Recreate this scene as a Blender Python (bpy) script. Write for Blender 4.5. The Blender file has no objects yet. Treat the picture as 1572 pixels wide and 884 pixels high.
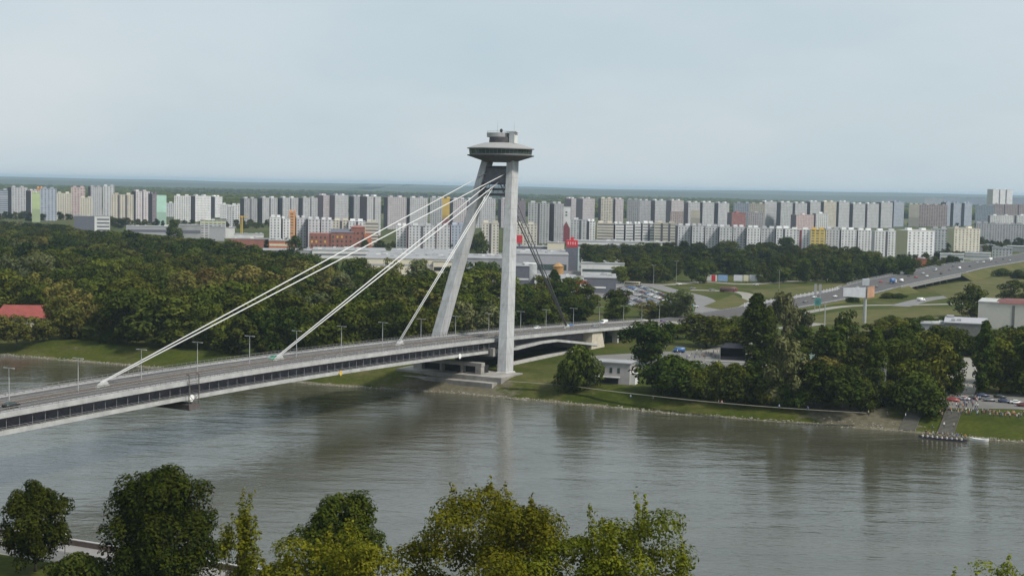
import bpy, bmesh, math, random
import numpy as np
from mathutils import Vector, Matrix
rnd = random.Random(7)
S = bpy.context.scene
COL = S.collection
R_ = math.radians
# ---------------------------------------------------------------- camera
FPX, CAMZ, CX, CY = 2200.0, 75.0, 786.0, 442.0
_p, _r = math.atan((442 - 285) / FPX), R_(1.12)
F_ = Vector((0, math.cos(_p), -math.sin(_p)))
_R0, _U0 = Vector((1, 0, 0)), Vector((0, math.sin(_p), math.cos(_p)))
RT = math.cos(_r) * _R0 + math.sin(_r) * _U0
UP = -math.sin(_r) * _R0 + math.cos(_r) * _U0
cam = bpy.data.objects.new('camera', bpy.data.cameras.new('camera'))
COL.objects.link(cam)
cam.data.sensor_fit = 'HORIZONTAL'
cam.data.sensor_width = 36.0
cam.data.lens = 36.0 * FPX / 1572.0
cam.data.clip_start, cam.data.clip_end = 1.0, 200000.0
cam.matrix_world = Matrix(((RT.x, UP.x, -F_.x, 0), (RT.y, UP.y, -F_.y, 0), (RT.z, UP.z, -F_.z, CAMZ), (0, 0, 0, 1)))
S.camera = cam
# ---------------------------------------------------------------- light
SUN_AZ, SUN_EL = 122.0, 50.0        # degrees clockwise from +Y (view direction), above horizon
w = bpy.data.worlds.new('World'); S.world = w; w.use_nodes = True
nt = w.node_tree; nt.nodes.clear()
def N(t, ty, **kw):
    n = t.nodes.new(ty)
    for k, v in kw.items(): setattr(n, k, v)
    return n
sky = N(nt, 'ShaderNodeTexSky', sky_type='NISHITA', sun_disc=False, sun_elevation=R_(SUN_EL), sun_rotation=R_(SUN_AZ), air_density=1.0, dust_density=2.0, ozone_density=1.0)
tc = N(nt, 'ShaderNodeTexCoord'); mp = N(nt, 'ShaderNodeMapping'); mp.inputs['Scale'].default_value = (1.5, 1.5, 4.2)
nz = N(nt, 'ShaderNodeTexNoise'); nz.inputs['Scale'].default_value = 1.7; nz.inputs['Detail'].default_value = 6; nz.inputs['Roughness'].default_value = .55
rp = N(nt, 'ShaderNodeValToRGB'); rp.color_ramp.elements[0].position = .32; rp.color_ramp.elements[1].position = .72
rp.color_ramp.elements[0].color = (5.1, 6.2, 6.85, 1); rp.color_ramp.elements[1].color = (6.6, 7.2, 7.55, 1)
mx = N(nt, 'ShaderNodeMix', data_type='RGBA'); mx.inputs[0].default_value = .88
bg = N(nt, 'ShaderNodeBackground'); bg.inputs[1].default_value = .1
ow = N(nt, 'ShaderNodeOutputWorld')
L = nt.links.new
L(tc.outputs['Generated'], mp.inputs[0]); L(mp.outputs[0], nz.inputs[0]); L(nz.outputs[0], rp.inputs[0])
L(sky.outputs[0], mx.inputs[6]); L(rp.outputs[0], mx.inputs[7]); L(mx.outputs[2], bg.inputs[0]); L(bg.outputs[0], ow.inputs[0])
sun = bpy.data.objects.new('sun', bpy.data.lights.new('sun', 'SUN')); COL.objects.link(sun)
sun.data.energy = 3.7; sun.data.angle = R_(9); sun.data.color = (1, .95, .87)
_sd = Vector((math.sin(R_(SUN_AZ)) * math.cos(R_(SUN_EL)), math.cos(R_(SUN_AZ)) * math.cos(R_(SUN_EL)), math.sin(R_(SUN_EL))))
sun.rotation_euler = _sd.to_track_quat('Z', 'Y').to_euler()
vs = S.view_settings
S.display_settings.display_device = 'sRGB'
vs.view_transform = 'Standard'; vs.look = 'None'; vs.exposure = 0.08; vs.gamma = 1; vs.use_curve_mapping = False
S.render.engine = 'CYCLES'
cy = S.cycles
cy.use_denoising = True; cy.max_bounces = 7; cy.diffuse_bounces = 3; cy.glossy_bounces = 3; cy.transmission_bounces = 3
cy.volume_bounces = 1; cy.transparent_max_bounces = 8; cy.sample_clamp_indirect = 6; cy.use_adaptive_sampling = True
cy.adaptive_threshold = .015
# ---------------------------------------------------------------- pixel of the photograph -> point in the place
CAM = Vector((0, 0, CAMZ))
def ray(x, y): return F_ + (x - CX) / FPX * RT - (y - CY) / FPX * UP
def at(x, y, z=5.0):
    d = ray(x, y); t = (z - CAMZ) / d.z
    return CAM + d * t
def at_d(x, y, depth):
    d = ray(x, y); return CAM + d * (depth / d.y)
def top_z(x, y, depth): return at_d(x, y, depth).z
# ---------------------------------------------------------------- materials
def newmat(name):
    m = bpy.data.materials.new(name); m.use_nodes = True; m.node_tree.nodes.clear(); return m, m.node_tree
def val(t, v):
    n = N(t, 'ShaderNodeValue'); n.outputs[0].default_value = v; return n.outputs[0]
def math_(t, op, a, b=None, c=None):
    n = N(t, 'ShaderNodeMath', operation=op)
    for i, q in enumerate((a, b, c)):
        if q is None: continue
        if isinstance(q, (int, float)): n.inputs[i].default_value = q
        else: t.links.new(q, n.inputs[i])
    return n.outputs[0]
def mixc(t, f, a, b, mode='MIX'):
    n = N(t, 'ShaderNodeMix', data_type='RGBA', blend_type=mode)
    for i, q in ((0, f), (6, a), (7, b)):
        if isinstance(q, (int, float)): n.inputs[i].default_value = q
        elif isinstance(q, tuple): n.inputs[i].default_value = (*q, 1)
        else: t.links.new(q, n.inputs[i])
    return n.outputs[2]
def noise(t, scale, vec=None, detail=4, rough=.55):
    n = N(t, 'ShaderNodeTexNoise'); n.inputs['Scale'].default_value = scale; n.inputs['Detail'].default_value = detail; n.inputs['Roughness'].default_value = rough
    if vec is not None: t.links.new(vec, n.inputs[0])
    return n.outputs[0]
def ramp(t, fac, stops):
    n = N(t, 'ShaderNodeValToRGB'); cr = n.color_ramp
    while len(cr.elements) < len(stops): cr.elements.new(.5)
    for e, (p, c) in zip(cr.elements, stops): e.position = p; e.color = (*c, 1) if len(c) == 3 else c
    t.links.new(fac, n.inputs[0]); return n.outputs[0]
def out(t, sh):
    o = N(t, 'ShaderNodeOutputMaterial'); t.links.new(sh, o.inputs[0]); return o
def bsdf(t, col, rough=.8, metal=0, spec=.3):
    b = N(t, 'ShaderNodeBsdfPrincipled')
    if isinstance(col, tuple): b.inputs['Base Color'].default_value = (*col, 1)
    else: t.links.new(col, b.inputs['Base Color'])
    if isinstance(rough, (int, float)): b.inputs['Roughness'].default_value = rough
    else: t.links.new(rough, b.inputs['Roughness'])
    b.inputs['Metallic'].default_value = metal; b.inputs['Specular IOR Level'].default_value = spec
    return b
def plain(name, col, rough=.75, var=.18, scale=.6, metal=0, spec=.3):
    m, t = newmat(name)
    g = N(t, 'ShaderNodeTexCoord').outputs['Object']
    f = noise(t, scale, g, 5, .65)
    a = tuple(c * (1 - var) for c in col); b = tuple(min(1, c * (1 + var)) for c in col)
    c = ramp(t, f, [(.3, a), (.7, b)])
    out(t, bsdf(t, c, rough, metal, spec).outputs[0]); return m
MATS = {}
def M(name, col=None, **k):
    if name not in MATS: MATS[name] = plain(name, col, **k)
    return MATS[name]
M('concrete', (.42, .41, .385), rough=.85); M('pale_concrete', (.39, .39, .38), rough=.85, var=.22, scale=.25)
M('dark_concrete', (.16, .155, .15)); M('warm_concrete', (.5, .45, .36), var=.14)
M('asphalt', (.085, .08, .08), rough=.9, var=.22, scale=.2); M('paint_white', (.75, .75, .73), var=.06)
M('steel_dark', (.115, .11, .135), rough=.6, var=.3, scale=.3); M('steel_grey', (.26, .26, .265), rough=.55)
M('pylon_grey', (.47, .47, .465), rough=.7, var=.07, scale=.12); M('cable_white', (.66, .66, .65), rough=.5, var=.04)
M('cable_shaded', (.19, .19, .20), rough=.5)  # back stay colour with their shadow painted in
M('roof_grey', (.27, .27, .275), rough=.7, var=.25, scale=.08); M('glass_dark', (.05, .07, .065), rough=.12, spec=.6, var=.3, scale=.5)
M('black_frame', (.02, .02, .02), rough=.6); M('bark', (.075, .06, .045), rough=.95, var=.3, scale=2)
M('gravel_brown', (.12, .098, .08), rough=.95, var=.3, scale=1.2); M('brick_red', (.26, .11, .085), var=.2, scale=.2)
M('roof_red', (.24, .06, .05), var=.2, scale=.4); M('sign_red', (.5, .03, .04), var=.08); M('sign_teal', (.03, .27, .25), var=.05)
M('white_wall', (.60, .595, .58), var=.12, scale=.15); M('cream_wall', (.6, .55, .42), var=.06); M('grey_wall', (.33, .33, .35), var=.1)
M('slate_wall', (.12, .125, .15), var=.12); M('orange', (.55, .22, .05)); M('yellow', (.6, .42, .08)); M('blue_board', (.2, .3, .48))
M('tyre', (.02, .02, .02)); M('skin', (.5, .32, .24)); M('hair', (.05, .035, .025)); M('galv', (.36, .37, .37), rough=.5)
M('stone', (.25, .235, .20), var=.35, scale=.8); M('paving', (.22, .21, .20), var=.15, scale=.3)
M('black_cloth', (.022, .022, .03), var=.2)

def mat_foliage(name, c0, c1, trans=.3, yellow=None):
    m, t = newmat(name)
    oi = N(t, 'ShaderNodeObjectInfo'); at_ = N(t, 'ShaderNodeAttribute', attribute_name='tint')
    c = mixc(t, at_.outputs['Fac'], c0, c1)
    h = N(t, 'ShaderNodeHueSaturation')
    t.links.new(c, h.inputs['Color'])
    t.links.new(math_(t, 'MULTIPLY_ADD', oi.outputs['Random'], .04, .488), h.inputs['Hue'])
    r2 = N(t, 'ShaderNodeTexWhiteNoise', noise_dimensions='1D'); t.links.new(math_(t, 'MULTIPLY', oi.outputs['Random'], 91.7), r2.inputs['W'])
    t.links.new(math_(t, 'MULTIPLY_ADD', r2.outputs[0], .6, .72), h.inputs['Value'])
    h.inputs['Saturation'].default_value = .95
    d = N(t, 'ShaderNodeBsdfDiffuse'); tr = N(t, 'ShaderNodeBsdfTranslucent')
    t.links.new(h.outputs[0], d.inputs[0]); t.links.new(h.outputs[0], tr.inputs[0])
    ms = N(t, 'ShaderNodeMixShader'); ms.inputs[0].default_value = trans
    t.links.new(d.outputs[0], ms.inputs[1]); t.links.new(tr.outputs[0], ms.inputs[2])
    out(t, ms.outputs[0]); return m
FOL = {
 'dark': mat_foliage('foliage_dark_green', (0.0209, 0.0320, 0.0046), (0.0859, 0.1005, 0.0116), .14),
 'mid': mat_foliage('foliage_mid_green', (0.0334, 0.0436, 0.0046), (0.1325, 0.1398, 0.0131), .16),
 'olive': mat_foliage('foliage_olive', (0.0648, 0.0650, 0.0118), (0.1737, 0.1524, 0.0313), .16),
 'silver': mat_foliage('foliage_silver_green', (0.0580, 0.0658, 0.0229), (0.1726, 0.1692, 0.0646), .16),
 'brown': mat_foliage('foliage_brownish', (0.0829, 0.0684, 0.0147), (0.1895, 0.1425, 0.0352), .16),
 'yellow': mat_foliage('foliage_yellow_green', (0.0737, 0.0836, 0.0044), (0.2093, 0.2025, 0.0088), .3),
 'fresh': mat_foliage('foliage_fresh_green', (0.0205, 0.0285, 0.0030), (0.0744, 0.0808, 0.0061), .15),
}
# facade: windows laid out in metres on the wall's own uv, wall colour from the object's colour
def mat_facade(name, pu, pv, wu, wv, glass=(.10, .105, .12), gvar=.25, band=None):  # glass colour is lightened to stand in for reflected sky
    m, t = newmat(name)
    uv = N(t, 'ShaderNodeUVMap'); sp = N(t, 'ShaderNodeSeparateXYZ'); t.links.new(uv.outputs[0], sp.inputs[0])
    u = math_(t, 'DIVIDE', sp.outputs[0], pu); v = math_(t, 'DIVIDE', sp.outputs[1], pv)
    mu = math_(t, 'LESS_THAN', math_(t, 'ABSOLUTE', math_(t, 'SUBTRACT', math_(t, 'FRACT', u), .5)), wu)
    mv = math_(t, 'LESS_THAN', math_(t, 'ABSOLUTE', math_(t, 'SUBTRACT', math_(t, 'FRACT', v), .5)), wv)
    mask = math_(t, 'MULTIPLY', mu, mv)
    cb = N(t, 'ShaderNodeCombineXYZ'); t.links.new(math_(t, 'FLOOR', u), cb.inputs[0]); t.links.new(math_(t, 'FLOOR', v), cb.inputs[1])
    oi = N(t, 'ShaderNodeObjectInfo'); t.links.new(math_(t, 'MULTIPLY', oi.outputs['Random'], 55), cb.inputs[2])
    wn = N(t, 'ShaderNodeTexWhiteNoise', noise_dimensions='3D'); t.links.new(cb.outputs[0], wn.inputs[0])
    g = mixc(t, math_(t, 'MULTIPLY', math_(t, 'POWER', wn.outputs[0], 3), gvar * 2.2), glass, (.45, .43, .4))
    ob = N(t, 'ShaderNodeTexCoord').outputs['Object']
    dirt = noise(t, .12, ob, 4)
    wc = mixc(t, 1.0, oi.outputs['Color'], ramp(t, dirt, [(.3, (.82, .82, .82)), (.7, (1, 1, 1))]), 'MULTIPLY')
    # thin joints between the wall panels
    ju = math_(t, 'LESS_THAN', math_(t, 'FRACT', v), .07)
    wc = mixc(t, math_(t, 'MULTIPLY', ju, .35), wc, (.12, .12, .12))
    c = mixc(t, mask, wc, g)
    rgh = math_(t, 'MULTIPLY_ADD', mask, -.55, .8)
    out(t, bsdf(t, c, rgh).outputs[0]); return m
FAC = {'grid': mat_facade('facade_window_grid', 3.6, 2.85, .22, .25), 'strip': mat_facade('facade_window_columns', 5.2, 2.85, .2, .25),
       'band': mat_facade('facade_window_bands', 40., 3.3, .49, .22), 'wide': mat_facade('facade_wide_windows', 5.0, 2.9, .33, .24), 'none': mat_facade('facade_blank', 300, 300, .0001, .0001)}
m, t = newmat('object_coloured_paint'); oi = N(t, 'ShaderNodeObjectInfo')
out(t, bsdf(t, oi.outputs['Color'], .75).outputs[0]); MATS['objcol'] = m
m, t = newmat('car_paint'); oi = N(t, 'ShaderNodeObjectInfo')
b = bsdf(t, oi.outputs['Color'], .35, 0, .5); out(t, b.outputs[0]); MATS['carpaint'] = m
# water
m, t = newmat('river_water')
geo = N(t, 'ShaderNodeNewGeometry').outputs['Position']
mpw = N(t, 'ShaderNodeMapping'); mpw.inputs['Rotation'].default_value = (0, 0, R_(24)); mpw.inputs['Scale'].default_value = (.45, 1.0, 1); t.links.new(geo, mpw.inputs[0])
mp2 = N(t, 'ShaderNodeMapping'); mp2.inputs['Rotation'].default_value = (0, 0, R_(8)); mp2.inputs['Scale'].default_value = (.45, 1.0, 1); t.links.new(geo, mp2.inputs[0])
n1 = noise(t, .55, mp2.outputs[0], 6, .6); n2 = noise(t, .13, mp2.outputs[0], 5, .6); n3 = noise(t, .013, mpw.outputs[0], 5, .62); n4 = noise(t, .06, mpw.outputs[0], 3)
calm = ramp(t, n3, [(.38, (.25,) * 3), (.60, (1, 1, 1))])
hgt = math_(t, 'ADD', math_(t, 'MULTIPLY', math_(t, 'MULTIPLY', n1, calm), .38), math_(t, 'MULTIPLY', math_(t, 'POWER', n2, 1.6), 1.25))
bp = N(t, 'ShaderNodeBump'); bp.inputs['Distance'].default_value = 1.0; bp.inputs['Strength'].default_value = .30
t.links.new(hgt, bp.inputs['Height'])
b = bsdf(t, ramp(t, n4, [(.3, (.048, .047, .031)), (.7, (.067, .066, .047))]), ramp(t, n3, [(.35, (.025,) * 3), (.65, (.06,) * 3)]), 0, .85); b.inputs['IOR'].default_value = 1.33
t.links.new(bp.outputs[0], b.inputs['Normal']); out(t, b.outputs[0]); MATS['water'] = m
# grass and open country
m, t = newmat('grass_ground')
geo = N(t, 'ShaderNodeNewGeometry').outputs['Position']
g1 = noise(t, .05, geo, 6, .65); g2 = noise(t, .6, geo, 5, .7); g3 = noise(t, .0012, geo, 6, .6)
ca = ramp(t, g1, [(.25, (.034, .046, .006)), (.45, (.056, .074, .008)), (.6, (.076, .088, .012)), (.72, (.082, .07, .028)), (.85, (.12, .10, .05))])
ca = mixc(t, 1.0, ca, ramp(t, g2, [(.3, (.45, .47, .45)), (.7, (.92, .92, .92))]), 'MULTIPLY')
far = ramp(t, g3, [(.3, (.03, .045, .02)), (.45, (.045, .06, .025)), (.55, (.10, .10, .045)), (.7, (.05, .06, .025))])
spz = N(t, 'ShaderNodeSeparateXYZ'); t.links.new(geo, spz.inputs[0])
fm = ramp(t, math_(t, 'DIVIDE', spz.outputs[1], 6000.0), [(.25, (0, 0, 0)), (.5, (1, 1, 1))])
ca = mixc(t, ramp(t, noise(t, .018, geo, 8, .68), [(.50, (0, 0, 0)), (.66, (.8, .8, .8))]), ca, ramp(t, g2, [(.3, (.075, .068, .024)), (.7, (.135, .115, .05))]))
# trampled, stony patches on the slope of the bank, most of them by the pylon and by the landing place
sx = math_(t, 'SUBTRACT', 1.0, math_(t, 'DIVIDE', math_(t, 'ABSOLUTE', math_(t, 'ADD', spz.outputs[0], 17.0)), 32.0))
sx2 = math_(t, 'SUBTRACT', 1.0, math_(t, 'DIVIDE', math_(t, 'ABSOLUTE', math_(t, 'SUBTRACT', spz.outputs[0], 112.0)), 24.0))
near_ = math_(t, 'MAXIMUM', math_(t, 'MAXIMUM', sx, sx2), 0.0)
low = math_(t, 'LESS_THAN', spz.outputs[2], 4.6)
pm = ramp(t, math_(t, 'MULTIPLY_ADD', near_, .42, noise(t, .11, geo, 6, .7)), [(.63, (0, 0, 0)), (.72, (1, 1, 1))])
ca = mixc(t, math_(t, 'MULTIPLY', math_(t, 'MULTIPLY', pm, low), .9), ca, ramp(t, g2, [(.3, (.07, .06, .038)), (.7, (.15, .135, .10))]))
out(t, bsdf(t, mixc(t, fm, ca, far), .95, 0, .1).outputs[0]); MATS['grass'] = m
m, t = newmat('dry_grass'); geo = N(t, 'ShaderNodeNewGeometry').outputs['Position']
out(t, bsdf(t, ramp(t, noise(t, .06, geo, 6, .65), [(.3, (.055, .062, .016)), (.5, (.085, .085, .026)), (.62, (.105, .09, .036)), (.8, (.15, .12, .06))]), .95, 0, .1).outputs[0]); MATS['dry_grass'] = m
m, t = newmat('bare_bank'); geo = N(t, 'ShaderNodeNewGeometry').outputs['Position']
out(t, bsdf(t, ramp(t, noise(t, .25, geo, 6, .7), [(.3, (.085, .075, .05)), (.55, (.14, .125, .085)), (.75, (.08, .085, .03))]), .95, 0, .1).outputs[0]); MATS['bare'] = m
M('far_forest', (.026, .04, .018), var=.5, scale=.006)
# ---------------------------------------------------------------- mesh building
class MB:
    def __init__(s): s.v = []; s.f = []; s.m = []; s.uv = []
    def face(s, pts, mi=0, uv=None):
        n = len(s.v); s.v += [tuple(p) for p in pts]; s.f.append(tuple(range(n, n + len(pts)))); s.m.append(mi)
        s.uv += uv if uv else [(0, 0)] * len(pts)
    def box(s, c, d, rz=0, mi=0, top=None, walls=None):
        x, y, z = d[0] / 2, d[1] / 2, d[2] / 2
        cs, sn = math.cos(rz), math.sin(rz)
        P = lambda a, b_, e: (c[0] + a * cs - b_ * sn, c[1] + a * sn + b_ * cs, c[2] + e)
        q = [P(-x, -y, -z), P(x, -y, -z), P(x, y, -z), P(-x, y, -z), P(-x, -y, z), P(x, -y, z), P(x, y, z), P(-x, y, z)]
        W, D_, H = d
        for ids, wd in (((0, 1, 5, 4), W), ((1, 2, 6, 5), D_), ((2, 3, 7, 6), W), ((3, 0, 4, 7), D_)):
            s.face([q[i] for i in ids], mi, [(0, 0), (wd, 0), (wd, H), (0, H)])
        tm = mi if top is None else top
        s.face([q[i] for i in (4, 5, 6, 7)], tm); s.face([q[i] for i in (3, 2, 1, 0)], tm)
        return s
    def frustum(s, a, b, mi=0):   # two rings of equal count, caps
        n = len(a)
        for i in range(n): s.face([a[i], a[(i + 1) % n], b[(i + 1) % n], b[i]], mi)
        s.face(a[::-1], mi); s.face(b, mi); return s
    def tube(s, p, q, r, r2=None, n=8, mi=0):
        p, q = Vector(p), Vector(q); r2 = r if r2 is None else r2
        ax = (q - p).normalized(); u = ax.orthogonal().normalized(); w_ = ax.cross(u)
        A = [p + (u * math.cos(k * 2 * math.pi / n) + w_ * math.sin(k * 2 * math.pi / n)) * r for k in range(n)]
        B = [q + (u * math.cos(k * 2 * math.pi / n) + w_ * math.sin(k * 2 * math.pi / n)) * r2 for k in range(n)]
        return s.frustum(A, B, mi)
    def lathe(s, prof, c=(0, 0, 0), n=48, mi=0):
        for (r0, z0), (r1, z1) in zip(prof, prof[1:]):
            for k in range(n):
                a, b_ = k * 2 * math.pi / n, (k + 1) * 2 * math.pi / n
                q = [(c[0] + r * math.cos(g), c[1] + r * math.sin(g), c[2] + z) for r, z, g in ((r0, z0, a), (r0, z0, b_), (r1, z1, b_), (r1, z1, a))]
                if r0 < 1e-4: q = [q[0], q[2], q[3]]
                elif r1 < 1e-4: q = q[:3]
                s.face(q, mi)
        return s
    def sweep(s, sec, path, mi=0, cap=True):  # sec: [(n,z)], path: [(s, dz)] along local y
        rings = [[(n_, y, z + dz) for n_, z in sec] for y, dz in path]
        k = len(sec)
        for A, B in zip(rings, rings[1:]):
            for i in range(k): s.face([A[i], A[(i + 1) % k], B[(i + 1) % k], B[i]], mi)
        if cap: s.face(rings[0][::-1], mi); s.face(rings[-1], mi)
        return s
    def build(s, name, mats, parent=None, smooth=False, weld=True, color=None):
        if not isinstance(mats, (list, tuple)): mats = [mats]
        me = bpy.data.meshes.new(name); me.from_pydata(s.v, [], s.f)
        for m_ in mats: me.materials.append(m_)
        me.polygons.foreach_set('material_index', s.m)
        uvl = me.uv_layers.new(name='UVMap'); uvl.data.foreach_set('uv', [c for p in s.uv for c in p])
        if weld:
            bm = bmesh.new(); bm.from_mesh(me); bmesh.ops.remove_doubles(bm, verts=bm.verts, dist=1e-4)
            bmesh.ops.recalc_face_normals(bm, faces=bm.faces); bm.to_mesh(me); bm.free()
        if smooth: me.polygons.foreach_set('use_smooth', [True] * len(me.polygons))
        o = bpy.data.objects.new(name, me); COL.objects.link(o)
        if parent: o.parent = parent
        if color: o.color = (*color, 1)
        return o
def link(name, me, parent=None, color=None):
    o = bpy.data.objects.new(name, me); COL.objects.link(o)
    if parent: o.parent = parent
    if color: o.color = (*color, 1)
    return o
def tag(o, label, cat, group=None):
    o['label'] = label; o['category'] = cat
    if group: o['group'] = group
    return o
def thing(name, label, cat, loc=(0, 0, 0), rz=0, group=None):
    o = bpy.data.objects.new(name, None); COL.objects.link(o)
    o.location = loc; o.rotation_euler = (0, 0, rz); o.empty_display_size = .5
    return tag(o, label, cat, group)
def struct(o, kind='structure'): o['kind'] = kind; return o
def dup(root, loc, rz=0, label=None, group=None, sc=None, colors=None):
    r = root.copy(); COL.objects.link(r); r.location = loc; r.rotation_euler = (0, 0, rz)
    if sc: r.scale = sc
    if label: r['label'] = label
    if group: r['group'] = group
    for ch in root.children:
        c = ch.copy(); COL.objects.link(c); c.parent = r
        if colors and ch.name.split('.')[0] in colors: c.color = (*colors[ch.name.split('.')[0]], 1)
        for g in ch.children:
            d = g.copy(); COL.objects.link(d); d.parent = c
    return r
ORD = 'first second third fourth fifth sixth seventh eighth ninth tenth eleventh twelfth thirteenth fourteenth fifteenth sixteenth seventeenth eighteenth nineteenth'.split()
TENS = {2: ('twenty', 'twentieth'), 3: ('thirty', 'thirtieth'), 4: ('forty', 'fortieth'), 5: ('fifty', 'fiftieth'), 6: ('sixty', 'sixtieth'), 7: ('seventy', 'seventieth'), 8: ('eighty', 'eightieth')}
def ordw(n):
    if n < 20: return ORD[n - 1]
    a, b_ = divmod(n, 10)
    return TENS[a][1] if b_ == 0 else TENS[a][0] + '-' + ORD[b_ - 1]
# ================================================================= THE SETTING
BX = [-214, -158, -73, -43, -22, -1, 15, 37, 58, 83, 108, 127, 141, 157]
BY = [597, 573, 528, 518, 513, 502, 495, 484, 473, 464, 454, 447, 439, 432]
def bank_y(x):
    if x < BX[0]: return BY[0] + (x - BX[0]) * -.45
    if x > BX[-1]: return BY[-1] + (x - BX[-1]) * -.45
    return float(np.interp(x, BX, BY))
BN = Vector((.41, .912, 0))     # inland direction on the far bank
def bank_pt(x, off, z=0.0): return Vector((x + BN.x * off, bank_y(x) + BN.y * off, z))
def off_of(p):                  # distance inland of a point
    x = p.x
    for _ in range(6):
        o = (p.y - bank_y(x)) / BN.y; x = p.x - BN.x * max(-50, min(o, 3000))
    return (p.y - bank_y(x)) / BN.y
# far ground: one sheet from the river bed to the horizon
rg = np.random.default_rng(3)
xs = [-60000, -12000, -3000, -1200, -600] + list(range(-420, 520, 5)) + [700, 1200, 3000, 12000, 60000]
prof = [(-12, -3), (-3, -.8), (0, .02), (1.2, .45), (3.5, 1.0), (7, 1.9), (11, 3.0), (15, 4.1), (19, 4.8), (24, 5.0), (60, 5.0), (200, 5), (900, 5), (4000, 5), (12000, 5), (60000, 5)]
mb = MB(); rows = []
for x in xs:
    row = []
    for o_, z in prof:
        j = 0
        if 0 <= o_ <= 24 and -400 < x < 500: j = rg.normal(0, .16)
        p = bank_pt(x, o_); row.append((p.x + j * 2, p.y, z + (j if 0 < o_ < 24 else 0)))
    rows.append(row)
for A, B in zip(rows, rows[1:]):
    for i in range(len(prof) - 1):
        bare = 1 if i < 3 else 0
        mb.face([A[i], B[i], B[i + 1], A[i + 1]], bare)
struct(mb.build('ground', [MATS['grass'], MATS['bare']], smooth=True))
# river
mb = MB(); mb.face([(-30000, -2000, 0), (30000, -2000, 0), (30000, 16000, 0), (-30000, 16000, 0)])
mb = MB()
ws = [-40000, -3000, -600] + list(range(-450, 600, 50)) + [1200, 40000]
for a, b_ in zip(ws, ws[1:]):
    fa, fb = bank_pt(a, 2), bank_pt(b_, 2); na, nb_ = (a, 228 - .47 * a, 0), (b_, 228 - .47 * b_, 0)
    mb.face([(a, 226 - .47 * a, 0), (b_, 226 - .47 * b_, 0), (fb.x, fb.y, 0), (fa.x, fa.y, 0)])
struct(mb.build('water', MATS['water']))
# near bank: quay, road, lawn, castle slope
NE = lambda x: 229 - .47 * x
ND = Vector((-.425, -.905, 0))
nprof = [(-.5, -3, 0), (-.5, 5.9, 0), (5.5, 6, 1), (12.5, 6.0, 2), (52, 6.2, 0), (90, 17, 0), (130, 29, 0), (170, 41, 0), (215, 54, 0), (260, 66, 0), (420, 70, 0)]
nprof = [(-.5, -3), (-.45, 5.9), (5.5, 5.95), (13, 5.95), (52, 6.1), (90, 16.5), (130, 28), (170, 39.5), (215, 52), (255, 62), (420, 66)]
nmat = [2, 1, 1, 0, 0, 0, 0, 0, 0, 0]
mb = MB(); rows = []
for x in [-3000, -600] + list(range(-300, 420, 20)) + [3000]:
    rows.append([(x + ND.x * o_, NE(x) + ND.y * o_, z + (rnd.uniform(-.3, .3) if 60 < o_ < 220 else 0)) for o_, z in nprof])
for A, B in zip(rows, rows[1:]):
    for i in range(len(nprof) - 1): mb.face([A[i], B[i], B[i + 1], A[i + 1]], nmat[i])
struct(mb.build('terrain', [MATS['grass'], MATS['paving'], MATS['concrete']]))
def near_pt(x, o_, z=6.0): return Vector((x + ND.x * o_, NE(x) + ND.y * o_, z))
mb = MB()
for x0 in range(-300, 300, 20):
    a, b_, c, d = near_pt(x0, 6, 5.98), near_pt(x0 + 20, 6, 5.98), near_pt(x0 + 20, 12.5, 5.98), near_pt(x0, 12.5, 5.98)
    mb.face([a, b_, c, d])
struct(mb.build('road', M('road_light', (.13, .128, .122), var=.12, scale=.3)))
# parapet wall along the quay
pw = thing('parapet_wall', 'low quay wall with pale coping along the road at the lower left', 'wall', near_pt(0, 1.5))
mb = MB(); mc = MB(); rzq = math.atan2(-.47, 1)
mb.box((0, 0, .45), (600, .45, .9), rzq); mc.box((0, 0, .98), (600, .7, .16), rzq)
mb.build('wall_face', M('quay_red', (.17, .12, .105), var=.25), pw); mc.build('coping', M('coping_grey', (.32, .31, .3)), pw)
# hills on the horizon and the woods beyond the flats
mb = MB()
def ridge(y0, base, amp, seed, x0=-14000, x1=14000, wdt=2500):
    r_ = np.random.default_rng(seed); n = 140; h = np.zeros(n)
    for k in (2, 4, 7, 12, 19): h += np.sin(np.linspace(0, k * 2 * np.pi, n) + r_.uniform(0, 6)) / k ** .8
    h = base + amp * h / 2; X = np.linspace(x0, x1, n)
    for i in range(n - 1):
        a, b_ = max(6, h[i]), max(6, h[i + 1])
        mb.face([(X[i], y0, 4), (X[i + 1], y0, 4), (X[i + 1], y0 + wdt, b_), (X[i], y0 + wdt, a)])
        mb.face([(X[i], y0 + wdt, a), (X[i + 1], y0 + wdt, b_), (X[i + 1], y0 + wdt * 2.5, 4), (X[i], y0 + wdt * 2.5, 4)])
ridge(15000, 66, 34, 4); ridge(10000, 48, 28, 9)
struct(mb.build('hills', MATS['far_forest'], smooth=True))
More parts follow.
